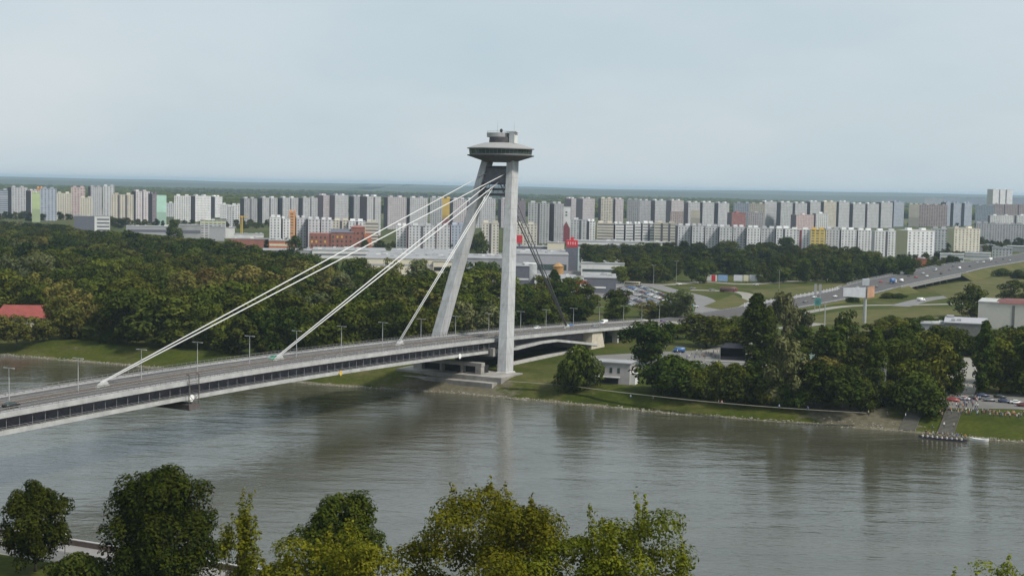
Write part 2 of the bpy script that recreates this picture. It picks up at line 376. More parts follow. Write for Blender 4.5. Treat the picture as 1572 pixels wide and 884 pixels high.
# ---------------------------------------------------------------- foliage
def leaf_cloud(rng_, centres, radii, n_per, leaf, squash=(1, 1, 1), up=.35, elong=1.0, droop=0):
    """leaf-sized rhombs spread through the shells of many clumps; returns verts (4n,3), tint (n)"""
    V = []; T = []
    for c, r in zip(centres, radii):
        n = max(6, int(n_per * (r ** 2)))
        d = rng_.normal(size=(n, 3)); d[:, 2] += up; d /= np.linalg.norm(d, axis=1)[:, None]
        rad = r * (1 - .38 * rng_.random(n) ** 2.2 + rng_.normal(0, .05, n))
        p = c + d * rad[:, None] * np.array(squash)
        nrm = d * .9 + rng_.normal(size=(n, 3)) * .33 + np.array([0, 0, .3]); nrm /= np.linalg.norm(nrm, axis=1)[:, None]
        a = rng_.normal(size=(n, 3)); a[:, 2] -= droop; t1 = np.cross(nrm, a); t1 /= np.linalg.norm(t1, axis=1)[:, None]; t2 = np.cross(nrm, t1)
        sz = leaf * rng_.uniform(.55, 1.35, n)[:, None]
        q = np.stack([p - t1 * sz * elong, p - t2 * sz * .62 + nrm * sz * .12, p + t1 * sz * elong, p + t2 * sz * .62 + nrm * sz * .12], 1)
        V.append(q.reshape(-1, 3)); T.append(np.clip(rng_.uniform(0, .55) + rng_.uniform(-.2, .45, n), 0, 1))
    return np.concatenate(V), np.concatenate(T)
def cloud_mesh(name, V, T, mat):
    n = len(T); me = bpy.data.meshes.new(name)
    me.vertices.add(4 * n); me.vertices.foreach_set('co', V.astype(np.float32).ravel())
    me.loops.add(4 * n); me.loops.foreach_set('vertex_index', np.arange(4 * n, dtype=np.int32))
    me.polygons.add(n); me.polygons.foreach_set('loop_start', np.arange(0, 4 * n, 4, dtype=np.int32))
    me.materials.append(mat)
    a = me.attributes.new('tint', 'FLOAT', 'POINT'); a.data.foreach_set('value', np.repeat(T, 4).astype(np.float32))
    me.update(calc_edges=True); return me
def crown_pts(rng_, shape, H, R, cb, n, cs=1.0):
    """clump centres filling an uneven crown: H height, R radius, cb crown base"""
    C_ = []; Rr = []
    k = 0
    ph = rng_.uniform(0, 6.28, 4)
    while len(C_) < n and k < n * 60:
        k += 1
        h = rng_.uniform(0, 1); az = rng_.uniform(0, 2 * np.pi)
        if shape == 'round': env = math.sqrt(max(0, 1 - ((h - .42) / .6) ** 2))
        elif shape == 'tall': env = min(1, 1.9 * (1 - h) ** .62) * (.62 + .38 * min(1, h * 4))
        elif shape == 'poplar': env = (min(1, h * 5) ** .6) * (1 - h ** 2.2) ** .8
        elif shape == 'bush': env = math.sqrt(max(0, 1 - h * h)) * .98
        elif shape == 'vase': env = (.45 + .65 * h) if h < .72 else 1.05 * math.sqrt(max(0, 1 - ((h - .72) / .3) ** 2))
        else: env = 1
        env *= 1 + .2 * math.sin(az * 2 + ph[0]) + .14 * math.sin(az * 3 + ph[1] + h * 4) + .1 * math.sin(h * 9 + ph[2])
        rr = rng_.uniform(0, 1) ** .4 * R * env
        r = R * rng_.uniform(.2, .42) * (.8 if shape == 'poplar' else 1) * cs
        p = np.array([rr * math.cos(az) * .86, rr * math.sin(az) * .86, cb + h * (H - cb - r * .6)])
        if env <= .12 and h < .9: continue
        C_.append(p); Rr.append(r)
    return C_, Rr
def fit_crown(V, H, R, C_):
    hx = max(np.percentile(np.abs(V[:, 0]), 98.5), np.percentile(np.abs(V[:, 1]), 98.5)); k = R / hx; kz = H / np.percentile(V[:, 2], 99.7)
    for c in C_: c[0] *= k; c[1] *= k; c[2] *= kz
    m_ = V.reshape(-1, 4, 3); c_ = m_.mean(1, keepdims=True)
    return ((m_ - c_) + c_ * np.array([k, k, kz])).reshape(-1, 3)
def trunk_mb(rng_, H, cb, r0, centres, nl=7, lean=0):
    mb_ = MB(); pts = []
    z = 0; p = Vector((0, 0, -.3)); r = r0
    topz = cb + (H - cb) * .62; n = 6
    for i in range(n):
        q = Vector((lean * (i + 1) / n + rng_.normal(0, r0 * .35), rng_.normal(0, r0 * .35), topz * (i + 1) / n)); r2 = r0 * (1 - .13 * (i + 1))
        mb_.tube(p, q, r, r2, 7); pts.append((q, r2)); p, r = q, r2
    idx = rng_.permutation(len(centres))[:nl]
    for k in idx:
        c = Vector(centres[k]); b0 = min(pts, key=lambda s_: abs(s_[0].z - max(cb * .8, c.z - (H - cb) * .3)))
        mid = b0[0].lerp(c, .5) + Vector((0, 0, -.04 * H)); mb_.tube(b0[0], mid, b0[1] * .62, b0[1] * .38, 5); mb_.tube(mid, c, b0[1] * .38, b0[1] * .1, 5)
    return mb_
TREES = {}
def tree_proto(key, shape, mat, H, R, cb, n, n_per, leaf, seed, up=.35, r0=None, nl=6, elong=1.0, droop=0, squash=(1, 1, .85)):
    n_per *= 1.25
    rg_ = np.random.default_rng(seed)
    C_, Rr = crown_pts(rg_, shape, H, R, cb, n)
    V, T = leaf_cloud(rg_, C_, Rr, n_per, leaf, squash, up, elong, droop)
    V = fit_crown(V, H, R, C_)
    cm = cloud_mesh('crown', V, T, FOL[mat])
    tb = trunk_mb(rg_, H, cb, r0 or H * .018, C_, nl)
    o = tb.build('trunk', MATS['bark'], smooth=True); tm = o.data; bpy.data.objects.remove(o)
    TREES[key] = (cm, tm, H, R)
sd = 10
for mat in ('dark', 'mid', 'olive', 'silver', 'brown'):
    for v_ in range(4 if mat in ('dark', 'mid') else 2):
        sd += 1
        shape = ('round', 'vase', 'tall', 'round')[v_]
        tree_proto((mat, v_), shape, mat, 18, (8.2, 8.6, 6.8, 7.6)[v_], (2.2, 3.0, 2.2, 1.6)[v_], 36, 11.5, .62, sd)
tree_proto(('poplar', 0), 'poplar', 'dark', 24, 3.6, 1.2, 120, 75, .42, 51, up=.9, squash=(1, 1, 1.5))
tree_proto(('bush', 0), 'bush', 'mid', 9, 7, .1, 44, 22, .46, 52)
tree_proto(('bush', 1), 'bush', 'dark', 8, 6.5, .1, 44, 22, .46, 53)
def plant(key, loc, H, R, label, group=None, cat='tree', name=None, rz=None):
    cm, tm, h0, r0 = TREES[key]
    o = thing(name or {'poplar': 'poplar_tree', 'bush': 'shrub'}.get(key[0], 'broadleaf_tree'), label, cat, loc, rnd.uniform(0, 6.28) if rz is None else rz, group)
    o.scale = (R / r0, R / r0, H / h0)
    link('trunk', tm, o); link('crown', cm, o)
    return o
# ---------------------------------------------------------------- bridge frame
TH = R_(28); D2 = Vector((math.sin(TH), math.cos(TH), 0)); N2 = Vector((math.cos(TH), -math.sin(TH), 0))
P0 = Vector((-17.06, 540.08, 0))
SZ = [(-520, 17.5), (-234, 20.0), (-200, 20.3), (-165, 20.45), (-130, 20.2), (-90, 19.6), (-45, 18.5), (0, 17.2), (40, 15.8), (90, 13.8), (140, 11.5), (190, 9.0), (240, 6.9), (300, 5.6)]
def zdeck(s):
    a = np.array(SZ); x = a[:, 0]; y = a[:, 1]
    return float(sum(np.interp(s + d, x, y) for d in (-24, -12, 0, 12, 24)) / 5)
def bw(n, s, z): return P0 + N2 * n + D2 * s + Vector((0, 0, z))
def ns_of(p):
    q = Vector((p.x, p.y, 0)) - P0; return q.dot(N2), q.dot(D2)
# ================================================================= THE BRIDGE
br = thing('bridge', 'grey cable-stayed road bridge with leaning pylon and flying saucer platform over the river', 'bridge', P0, -TH)
S0, S1, S2 = -500, 98, 196
def path(a, b_, step=6):
    n = max(2, int(abs(b_ - a) / step) + 1); return [(a + (b_ - a) * i / n, zdeck(a + (b_ - a) * i / n)) for i in range(n + 1)]
PA = path(S0, S2)
def swp(name, sec, mat, a=S0, b_=S2, dz=0, parent=br, step=6):
    q = MB(); q.sweep([(n_, z + dz) for n_, z in sec], path(a, b_, step)); return q.build(name, mat, parent)
rect = lambda n0, n1, z0, z1: [(n0, z0), (n1, z0), (n1, z1), (n0, z1)]
swp('deck', [(-10.4, -.05), (-10.4, -.7), (-6.2, -1.2), (6.2, -1.2), (10.4, -.7), (10.4, -.05)], MATS['steel_grey'])
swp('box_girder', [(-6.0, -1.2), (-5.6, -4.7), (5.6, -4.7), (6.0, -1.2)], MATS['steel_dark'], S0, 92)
for sg in (-1, 1):
    swp('fascia', rect(*sorted((sg * 10.4, sg * 10.75)), -1.0, .22), MATS['pale_concrete'])
    swp('road_surface', rect(*sorted((sg * 1.3, sg * 8.6)), -.06, .02), MATS['asphalt'])
    swp('footway', rect(*sorted((sg * 8.8, sg * 10.38)), -.06, .16), M('mauve_paving', (.24, .23, .235)))
    swp('kerb', rect(*sorted((sg * 8.6, sg * 8.8)), -.06, .2), MATS['pale_concrete'])
    q = MB()      # guard rail and outer railing with posts
    for n_, h, st, rr in ((sg * 8.75, .85, 3.0, .09), (sg * 10.3, 1.25, 2.0, .045)):
        s = S0
        while s < S2: q.box((n_, s, zdeck(s) + h / 2), (.14 if rr > .05 else .09, .14 if rr > .05 else .09, h)); s += st
        for hh in ((h,) if rr > .05 else (h, h * .5)):
            q.sweep(rect(n_ - rr * .6, n_ + rr * .6, hh - rr, hh + rr), path(S0, S2))
    q.build('railing', M('rail_grey', (.2, .195, .19), rough=.5), br, weld=False)
    # lower walkway slung beside the girder
    swp('walkway', rect(*sorted((sg * 6.0, sg * 9.9)), -4.75, -4.45), MATS['concrete'], S0, 24)
    swp('walkway_fascia', rect(*sorted((sg * 9.9, sg * 10.15)), -5.15, -4.1), MATS['pale_concrete'], S0, 24)
    q = MB()
    s = S0
    while s < 22:
        z = zdeck(s); q.tube((sg * 10.0, s, z - .9), (sg * 10.0, s, z - 4.3), .07, n=5)
        q.tube((sg * 6.05, s, z - 3.0), (sg * 9.8, s, z - 4.6), .09, n=5); s += 4
    for hh in (-3.3, -3.7): q.sweep(rect(sg * 10.0 - .03, sg * 10.0 + .03, hh - .03, hh + .03), path(S0, 22))
    q.build('walkway_railing', MATS['steel_grey'], br, weld=False)
    # stair ramp: rises beside the pylon and comes down to the bank
    q = MB(); z0 = zdeck(24) - 4.6
    q.sweep(rect(*sorted((sg * 7.0, sg * 10.1)), -.5, .5), [(24, z0), (45, z0 + .5), (58, z0 + .1), (76, z0 - 2.2), (98, z0 - 5.2)])
    q.build('ramp', MATS['pale_concrete'], br)
swp('median', rect(-1.3, 1.3, -.06, .18), MATS['gravel_brown'])
q = MB()
for sg in (-1, 1):
    n_ = sg * 1.15; s = S0
    while s < S2: q.box((n_, s, zdeck(s) + .5), (.1, .1, .65)); s += 3
    q.sweep(rect(n_ - .05, n_ + .05, .66, .88), path(S0, S2))
q.build('median_rail', MATS['rail_grey'], br, weld=False)
q = MB()
for n_ in (-4.95, 4.95):
    s = S0
    while s < S2:
        z, z1 = zdeck(s) + .03, zdeck(s + 4) + .03
        q.face([(n_ - .08, s, z), (n_ + .08, s, z), (n_ + .08, s + 4, z1), (n_ - .08, s + 4, z1)]); s += 12
for n_ in (-8.3, -1.6, 1.6, 8.3):
    for (a, za), (b_, zb) in zip(PA, PA[1:]): q.face([(n_ - .07, a, za + .03), (n_ + .07, a, za + .03), (n_ + .07, b_, zb + .03), (n_ - .07, b_, zb + .03)])
q.build('lane_marking', MATS['paint_white'], br, weld=False)
# pylon legs
m, t = newmat('pylon_plates'); ob = N(t, 'ShaderNodeTexCoord').outputs['Object']; sp = N(t, 'ShaderNodeSeparateXYZ'); t.links.new(ob, sp.inputs[0])
jn = math_(t, 'LESS_THAN', math_(t, 'FRACT', math_(t, 'DIVIDE', sp.outputs[2], 6.0)), .025)
c_ = ramp(t, noise(t, .15, ob, 6, .6), [(.3, (.40, .405, .415)), (.7, (.51, .515, .525))])
mpv = N(t, 'ShaderNodeMapping'); mpv.inputs['Scale'].default_value = (1, 1, .05); t.links.new(ob, mpv.inputs[0])
c_ = mixc(t, 1.0, c_, ramp(t, noise(t, 1.1, mpv.outputs[0], 5, .65), [(.32, (.74, .73, .70)), (.62, (1, 1, 1))]), 'MULTIPLY')
out(t, bsdf(t, mixc(t, math_(t, 'MULTIPLY', jn, .5), c_, (.2, .2, .2)), .65).outputs[0]); MATS['pylon_grey'] = m
LEAN, ZT = 23.0, 84.6
def legc(sg, z): k = z / 80.0; return (sg * (17 + (6.2 - 17) * k), LEAN * k, z)
def legring(sg, z):
    k = z / 80.0; a = 3.9 + (2.9 - 3.9) * k; b_ = 5.9 + (5.0 - 5.9) * k; c = legc(sg, z)
    return [(c[0] + i * a / 2, c[1] + j * b_ / 2, z) for i, j in ((-1, -1), (1, -1), (1, 1), (-1, 1))]
for sg in (-1, 1):
    q = MB(); zz = [1, 12, 24, 36, 48, 60, 72, ZT]
    for a, b_ in zip(zz, zz[1:]):
        A, B = legring(sg, a), legring(sg, b_)
        for i in range(4): q.face([A[i], A[(i + 1) % 4], B[(i + 1) % 4], B[i]])
    q.face(legring(sg, ZT))
    lg = q.build('leg', MATS['pylon_grey'], br)
    bv = lg.modifiers.new('edge', 'BEVEL'); bv.width = .18; bv.segments = 2
    q = MB(); c = legc(sg, 2.5); q.frustum([(c[0] + i * 4.2, c[1] + j * 5.0, .5) for i, j in ((-1, -1), (1, -1), (1, 1), (-1, 1))], [(c[0] + i * 2.4, c[1] + j * 3.4, 5.6) for i, j in ((-1, -1), (1, -1), (1, 1), (-1, 1))])
    q.build('footing', MATS['concrete'], br)
# dark grey cross beam box between the legs, with louvres
q = MB()
for z0, z1, th in ((76.0, 81.6, 3.6),):
    for zz0, zz1 in ((z0, z1),):
        c0, c1 = legc(1, zz0), legc(1, zz1)
        w0, w1 = c0[0] - 1.3, c1[0] - 1.3
        q.frustum([(-w0, c0[1] - th / 2, zz0), (w0, c0[1] - th / 2, zz0), (w0, c0[1] + th / 2, zz0), (-w0, c0[1] + th / 2, zz0)], [(-w1, c1[1] - th / 2, zz1), (w1, c1[1] - th / 2, zz1), (w1, c1[1] + th / 2, zz1), (-w1, c1[1] + th / 2, zz1)])
cbm = q.build('cross_beam', M('beam_slate', (.13, .13, .145), var=.25), br)
q = MB()
for z0, z1, th in ((81.6, 82.5, 4.6), (75.2, 76.0, 4.4), (73.0, 73.9, 4.8), (70.9, 71.8, 4.6)):
    c0 = legc(1, (z0 + z1) / 2); w0 = c0[0] - 1.2; q.box((0, c0[1], (z0 + z1) / 2), (2 * w0, th, z1 - z0))
q.build('cross_slab', M('beam_dark', (.07, .07, .08), var=.25), cbm)
q = MB()
for z in np.arange(71.9, 75.2, .38):
    c0 = legc(1, z); q.box((0, c0[1] - 1.2, z), (2 * (c0[0] - 1.3), .5, .16))
for x in (-4.2, -2.1, 0, 2.1, 4.2):
    q.tube((x, legc(1, 71.8)[1] - 1.6, 71.8), (x, legc(1, 75.2)[1] - 1.6, 75.2), .13, n=5)
q.build('louvre', MATS['steel_grey'], cbm, weld=False)
# saucer
SC = (0, LEAN * ZT / 80 + .4, 0)
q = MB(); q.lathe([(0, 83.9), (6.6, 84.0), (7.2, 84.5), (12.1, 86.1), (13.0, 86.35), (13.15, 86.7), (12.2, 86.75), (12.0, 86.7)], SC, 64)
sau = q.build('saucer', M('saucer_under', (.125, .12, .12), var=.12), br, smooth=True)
sau.modifiers.new('edge', 'EDGE_SPLIT').split_angle = R_(25)
q = MB(); q.lathe([(12.0, 86.7), (12.25, 89.0)], SC, 64); q.build('window_band', MATS['glass_dark'], sau, smooth=True)
q = MB()
for k in range(48):
    a = k * 2 * math.pi / 48; q.tube((SC[0] + 12.08 * math.cos(a), SC[1] + 12.08 * math.sin(a), 86.7), (SC[0] + 12.33 * math.cos(a), SC[1] + 12.33 * math.sin(a), 89.0), .055, n=4)
q.lathe([(12.1, 86.7), (12.16, 87.1), (12.08, 87.15)], SC, 64); q.build('window_frame', M('frame_grey', (.2, .2, .2)), sau, weld=False)
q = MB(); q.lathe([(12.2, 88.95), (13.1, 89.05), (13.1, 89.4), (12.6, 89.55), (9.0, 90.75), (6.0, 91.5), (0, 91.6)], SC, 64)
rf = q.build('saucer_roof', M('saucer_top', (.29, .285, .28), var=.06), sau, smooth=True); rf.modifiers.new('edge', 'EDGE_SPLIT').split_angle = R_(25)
q = MB(); q.lathe([(4.9, 91.4), (4.7, 93.7), (0, 93.7)], (SC[0] + .3, SC[1], 0), 40); q.build('drum', M('drum_dark', (.075, .07, .075), var=.2), sau)
q = MB(); q.lathe([(3.6, 93.5), (4.75, 93.75), (4.75, 95.3), (4.3, 95.4), (0, 95.3)], (SC[0] - .9, SC[1], 0), 32); q.build('viewing_deck', M('deck_grey', (.31, .31, .31), var=.2), sau)
q = MB()
for k in range(24):
    a = k * 2 * math.pi / 24; q.tube((SC[0] - .9 + 4.6 * math.cos(a), SC[1] + 4.6 * math.sin(a), 95.3), (SC[0] - .9 + 4.6 * math.cos(a), SC[1] + 4.6 * math.sin(a), 96.0), .04, n=4)
q.lathe([(4.57, 95.95), (4.63, 96.02)], (SC[0] - .9, SC[1], 0), 32); q.build('deck_railing', MATS['galv'], sau, weld=False)
q = MB(); q.box((SC[0] + 6.0, SC[1] - 1.0, 93.6), (2.3, 2.6, 4.6)); q.box((SC[0] + 5.9, SC[1] - 1.0, 95.75), (4.4, 3.0, .35)); q.build('lift_tower', MATS['white_wall'], sau)
q = MB(); q.lathe([(.1, 95.3), (.55, 95.9), (.6, 96.4), (.35, 96.9), (0, 97.0)], (SC[0] + .1, SC[1], 0), 16); q.build('beacon', MATS['black_frame'], sau, smooth=True)
for x, y, h in ((-1.6, 0, 99.6), (6.3, -1, 99.8)):
    q = MB(); q.tube((SC[0] + x, SC[1] + y, 95.2), (SC[0] + x, SC[1] + y, h), .07, .03, 5); q.tube((SC[0] + x, SC[1] + y, h - 1.8), (SC[0] + x + .5, SC[1] + y, h - 1.8), .03, n=4); q.build('antenna', MATS['galv'], sau)
# stay cables (n at top, z top, anchor s, spread at the anchor)
def cable(nt_, zt, sa, na, r, mat):
    q = MB(); k = zt / 80
    q.tube((nt_, LEAN * k + (-1.5 if sa < 0 else 1.5), zt), (na, sa, zdeck(sa) + 1.3), r, n=8); q.build('stay_cable', mat, br, smooth=True)
for nt_, zt, sa, na in ((4.3, 79.6, -191, .35), (-4.3, 79.6, -191, -.35), (1.7, 76.2, -116, .35), (-1.7, 76.2, -116, -.35), (.45, 75.8, -47, .3), (-.45, 75.8, -47, -.3)):
    cable(nt_, zt, sa, na, .18 if sa < -50 else .15, MATS['cable_white'])
for nt_, zt in ((2.3, 80), (-2.3, 80), (.8, 78), (-.8, 78)): cable(nt_, zt, 87, nt_ * .12, .24, MATS['cable_shaded'])
for sa in (-191, -116, -47, 87):
    q = MB(); z = zdeck(sa); q.frustum([(-.7, sa - 1.6, z + .1), (.7, sa - 1.6, z + .1), (.7, sa + 2.6, z + .1), (-.7, sa + 2.6, z + .1)], [(-.5, sa - .6, z + 1.1), (.5, sa - .6, z + 1.1), (.5, sa + 1.4, z + 1.7), (-.5, sa + 1.4, z + 1.7)])
    q.build('cable_anchor', MATS['pale_concrete'], br)
# pylon base: platform with a river wall, beam over dark openings
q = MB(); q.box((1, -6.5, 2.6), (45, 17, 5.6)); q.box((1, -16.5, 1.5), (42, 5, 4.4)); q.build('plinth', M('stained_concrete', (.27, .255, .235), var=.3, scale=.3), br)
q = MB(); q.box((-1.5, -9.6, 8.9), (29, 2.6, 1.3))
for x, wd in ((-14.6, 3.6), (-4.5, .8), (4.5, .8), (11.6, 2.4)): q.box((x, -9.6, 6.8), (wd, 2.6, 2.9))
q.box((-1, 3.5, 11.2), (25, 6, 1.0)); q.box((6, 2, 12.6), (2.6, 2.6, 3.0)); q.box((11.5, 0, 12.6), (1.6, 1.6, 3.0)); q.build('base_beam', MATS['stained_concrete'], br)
q = MB(); q.box((-1.5, -5.6, 6.8), (27, 4, 2.9)); q.build('base_void_shade', MATS['black_frame'], br)  # solid black box, its colour stands in for shade inside the openings
q = MB(); q.sweep([(-9.2, 3.5), (-8.6, 3.5), (-8.6, 11.5), (-9.2, 11.5)], [(8, 0), (92, 0)]); q.sweep([(-9.2, 3.5), (-8.6, 3.5), (-8.6, 8.2), (-9.2, 8.2)], [(106, 0), (194, -1.5)]); q.build('underdeck_shade_wall', M('shade_concrete', (.075, .07, .08), var=.3), br)  # added dark wall, stands in for the shade beneath the deck
q = MB(); q.box((6.5, 52, 5.0), (3, 74, 1.6)); q.build('low_wall', MATS['concrete'], br)
# land side piers and abutment
q = MB()
q.frustum([(-9.6, 92, 3), (9.8, 92, 3), (10.2, 106, 3), (-9.6, 106, 3)], [(-9.6, 93, zdeck(93) - 1.3), (9.8, 93, zdeck(93) - 1.3), (9.8, 103, zdeck(103) - 1.3), (-9.6, 103, zdeck(103) - 1.3)])
q.build('abutment', MATS['warm_concrete'], br)
for s in (124, 150, 176):
    z = zdeck(s) - 1.0
    for n_ in (-7, 0, 7):
        q = MB(); q.frustum([(n_ - 1.2, s - .8, 4), (n_ + 1.2, s - .8, 4), (n_ + 1.2, s + .8, 4), (n_ - 1.2, s + .8, 4)], [(n_ - 1.5, s - .8, z), (n_ + 1.5, s - .8, z), (n_ + 1.5, s + .8, z), (n_ - 1.5, s + .8, z)])
        q.build('pier', MATS['concrete'], br)
q = MB(); q.box((0, 196, 5.5), (20.6, 4, 7.0)); q.build('end_wall', MATS['warm_concrete'], br)
# inspection gantry wrapped round the girder
gs = -168; z = zdeck(gs)
ga = thing('inspection_gantry', 'dark steel inspection gantry slung around the bridge deck over the water', 'gantry', bw(0, gs, z), -TH)
q = MB(); q.box((0, 0, -7.6), (23.6, 4.4, .3)); q.box((7, 0, -6.9), (9, 4.2, 1.2)); q.build('platform', M('gantry_brown', (.10, .085, .08), var=.2), ga)
for sg in (-1, 1):
    q = MB()
    for y in (-2, 2):
        q.tube((sg * 11.4, y, -7.6), (sg * 11.4, y, 1.9), .13, n=6); q.tube((sg * 11.4, y, 1.9), (sg * 10.2, y, 1.9), .1, n=6)
        q.tube((sg * 11.4, -y, -7.4), (sg * 11.4, y, -3.5), .07, n=5)
    for zz in (-5, -2.5, 0, 1.9): q.tube((sg * 11.4, -2, zz), (sg * 11.4, 2, zz), .08, n=5)
    q.build('frame', MATS['gantry_brown'], ga, weld=False)
for y in (-2.1, 2.1):
    q = MB()
    for zz in (-6.9, -6.4): q.tube((-11.6, y, zz), (11.6, y, zz), .05, n=4)
    for x in range(-11, 12, 2): q.tube((x, y, -7.5), (x, y, -6.4), .04, n=4)
    q.build('railing', MATS['gantry_brown'], ga, weld=False)
# ---------------------------------------------------------------- highway on the land side
HW = [(74.6, 712.5, 8.7), (88, 738, 7.6), (100, 761, 6.7), (124, 805, 5.8), (168, 875, 5.7), (227, 967, 7.2), (262, 1026, 9.2), (305, 1100, 10.3), (350, 1182, 10.4), (405, 1290, 10.0), (470, 1405, 9.2), (550, 1540, 8.8), (660, 1730, 8.2), (900, 2130, 7)]
def smooth_path(P, n=8):
    P = [Vector(p) for p in P]; out_ = []
    for i in range(len(P) - 1):
        a, b_, c, d = P[max(0, i - 1)], P[i], P[i + 1], P[min(len(P) - 1, i + 2)]
        for k in range(n):
            t_ = k / n; out_.append(.5 * ((2 * b_) + (c - a) * t_ + (2 * a - 5 * b_ + 4 * c - d) * t_ ** 2 + (3 * b_ - a - 3 * c + d) * t_ ** 3))
    return out_ + [P[-1]]
def frames(P):
    fr = []
    for i, p in enumerate(P):
        t_ = (P[min(i + 1, len(P) - 1)] - P[max(i - 1, 0)]); t_.z = 0; t_.normalize(); fr.append((p, Vector((t_.y, -t_.x, 0)), t_))
    return fr
HWP = frames(smooth_path(HW))
def ribbon(mb_, fr, n0, n1, dz, mi=0, wmul=None):
    for i, ((p, r, _), (p2, r2, _2)) in enumerate(zip(fr, fr[1:])):
        k, k2 = (1, 1) if wmul is None else (wmul[i], wmul[i + 1])
        z = Vector((0, 0, dz)); mb_.face([p + r * n0 * k + z, p + r * n1 * k + z, p2 + r2 * n1 * k2 + z, p2 + r2 * n0 * k2 + z], mi)
WM = [min(2.1, 1 + .0165 * i) for i in range(len(HWP))]
q = MB(); ribbon(q, HWP, -10.5, 10.5, -.02, 0, WM)
struct(q.build('road', MATS['asphalt']))
q = MB(); ribbon(q, HWP, -.45, .45, .1, 0, WM)
for n_ in (-9.6, 9.6): ribbon(q, HWP, n_ - .06, n_ + .06, .012, 1, WM)
struct(q.build('road_marking', [MATS['gravel_brown'], MATS['paint_white']]))
q = MB()                      # embankment below the road, except under the flyover
for i, ((p, r, _), (p2, r2, _2)) in enumerate(zip(HWP, HWP[1:])):
    if 1030 < p.y < 1160: continue
    for sg in (-1, 1):
        a, b_ = p + r * sg * 10.5 * WM[i], p2 + r2 * sg * 10.5 * WM[i + 1]
        e = lambda v, rr: Vector((v.x, v.y, 4.6)) + rr * sg * (v.z - 4.3) * 1.9
        a.z -= .06; b_.z -= .06
        q.face([a, b_, e(b_, r2), e(a, r)])
struct(q.build('ground', MATS['dry_grass']))
fl = thing('flyover', 'concrete flyover carrying the highway over a lower road at the right', 'flyover', (305, 1100, 5))
q = MB(); q2 = MB(); q3 = {-1: MB(), 1: MB()}
seg = [(p - Vector((305, 1100, 5)), r, t_, WM[i]) for i, (p, r, t_) in enumerate(HWP) if 1015 < p.y < 1180]
for (p, r, t_, k), (p2, r2, _2, k2) in zip(seg, seg[1:]):
    A = [p + r * n_ * k + Vector((0, 0, z)) for n_, z in ((-11, .12), (-11, -2.0), (11, -2.0), (11, .12))]
    B = [p2 + r2 * n_ * k2 + Vector((0, 0, z)) for n_, z in ((-11, .12), (-11, -2.0), (11, -2.0), (11, .12))]
    for i in (0, 1, 2): q.face([A[i], A[i + 1], B[i + 1], B[i]])
    for sg in (-1, 1):
        for dz in (.5, .95): q3[sg].tube(p + r * sg * 11 * k + Vector((0, 0, dz)), p2 + r2 * sg * 11 * k2 + Vector((0, 0, dz)), .08, n=4)
        q3[sg].tube(p + r * sg * 11 * k, p + r * sg * 11 * k + Vector((0, 0, 1)), .07, n=4)
for p, r, t_, k in seg[2:-1:2]:
    for n_ in (-8, 0, 8): q2 = MB(); q2.tube(p + r * n_ * k + Vector((0, 0, -1.9)), Vector((p.x, p.y, -.5)) + r * n_ * k, .6, n=8); q2.build('pier', MATS['concrete'], fl)
q.build('deck', M('flyover_dark', (.24, .235, .225), var=.15), fl); [q3[sg].build('railing', MATS['galv'], fl, weld=False) for sg in (-1, 1)]
# slip roads, roundabout roads, car park, paths (sheets a few mm above the ground)
LAY = [0]
def sheet_path(name, pts, width, mat, z=5.0):
    LAY[0] += 1
    fr = frames(smooth_path([(*at(x, y, z).xy, z) for x, y in pts], 6)); q_ = MB(); ribbon(q_, fr, -width / 2, width / 2, .02 + LAY[0] * .006)
    return struct(q_.build(name, mat))
M('road_pale', (.17, .165, .16), var=.15, scale=.15); M('path_pale', (.24, .225, .195), var=.15, scale=.2)
sheet_path('road', [(1000, 470), (985, 455), (965, 438), (950, 428)], 26, MATS['road_pale'])
sheet_path('road', [(950, 433), (1020, 437), (1080, 433), (1150, 436), (1240, 430), (1330, 427)], 9, MATS['path_pale'])
sheet_path('road', [(1085, 480), (1085, 465), (1068, 455), (1030, 446), (1000, 437)], 14, MATS['road_pale'])
sheet_path('road', [(1110, 484), (1135, 468), (1150, 456), (1130, 448), (1060, 445)], 9, MATS['path_pale'])
sheet_path('road', [(1220, 483), (1300, 470), (1400, 468), (1480, 466), (1572, 462)], 7, MATS['path_pale'])
sheet_path('road', [(1380, 470), (1420, 460), (1460, 455), (1500, 452), (1572, 446)], 12, MATS['road_pale'])
sheet_path('path', [(1200, 505), (1290, 492), (1370, 488), (1460, 492)], 10, MATS['path_pale'])
sheet_path('path', [(900, 560), (960, 556), (1040, 553), (1110, 556), (1180, 560)], 22, MATS['path_pale'])
sheet_path('path', [(1455, 625), (1470, 600), (1476, 580), (1474, 560), (1466, 548)], 12, MATS['path_pale'])
sheet_path('path', [(1430, 622), (1500, 621), (1600, 628)], 9, MATS['path_pale'])
sheet_path('path', [(780, 585), (870, 592), (960, 603), (1080, 616), (1200, 626), (1330, 634)], 1.3, M('path_dim', (.15, .145, .11), var=.3))
sheet_path('path', [(1090, 540), (1140, 528), (1200, 522)], 8, MATS['path_pale'])
for pts_ in (((902, 546), (1010, 540), (1108, 536), (1180, 548), (1180, 560), (1010, 571), (925, 574)), ((1452, 606), (1580, 604), (1590, 628), (1440, 626))):
    LAY[0] += 1; q = MB(); q.face([at(x, y, 5.01 + LAY[0] * .006) for x, y in pts_]); struct(q.build('paving', M('square_grey', (.15, .143, .132), var=.2, scale=.1)))
LAY[0] += 1; q = MB(); q.face([at(x, y, 5.01) for x, y in ((540, 424), (560, 392), (780, 388), (960, 384), (955, 430), (940, 456), (800, 462), (640, 440))]); struct(q.build('paving', M('lot_grey', (.16, .155, .15), var=.25, scale=.05)))
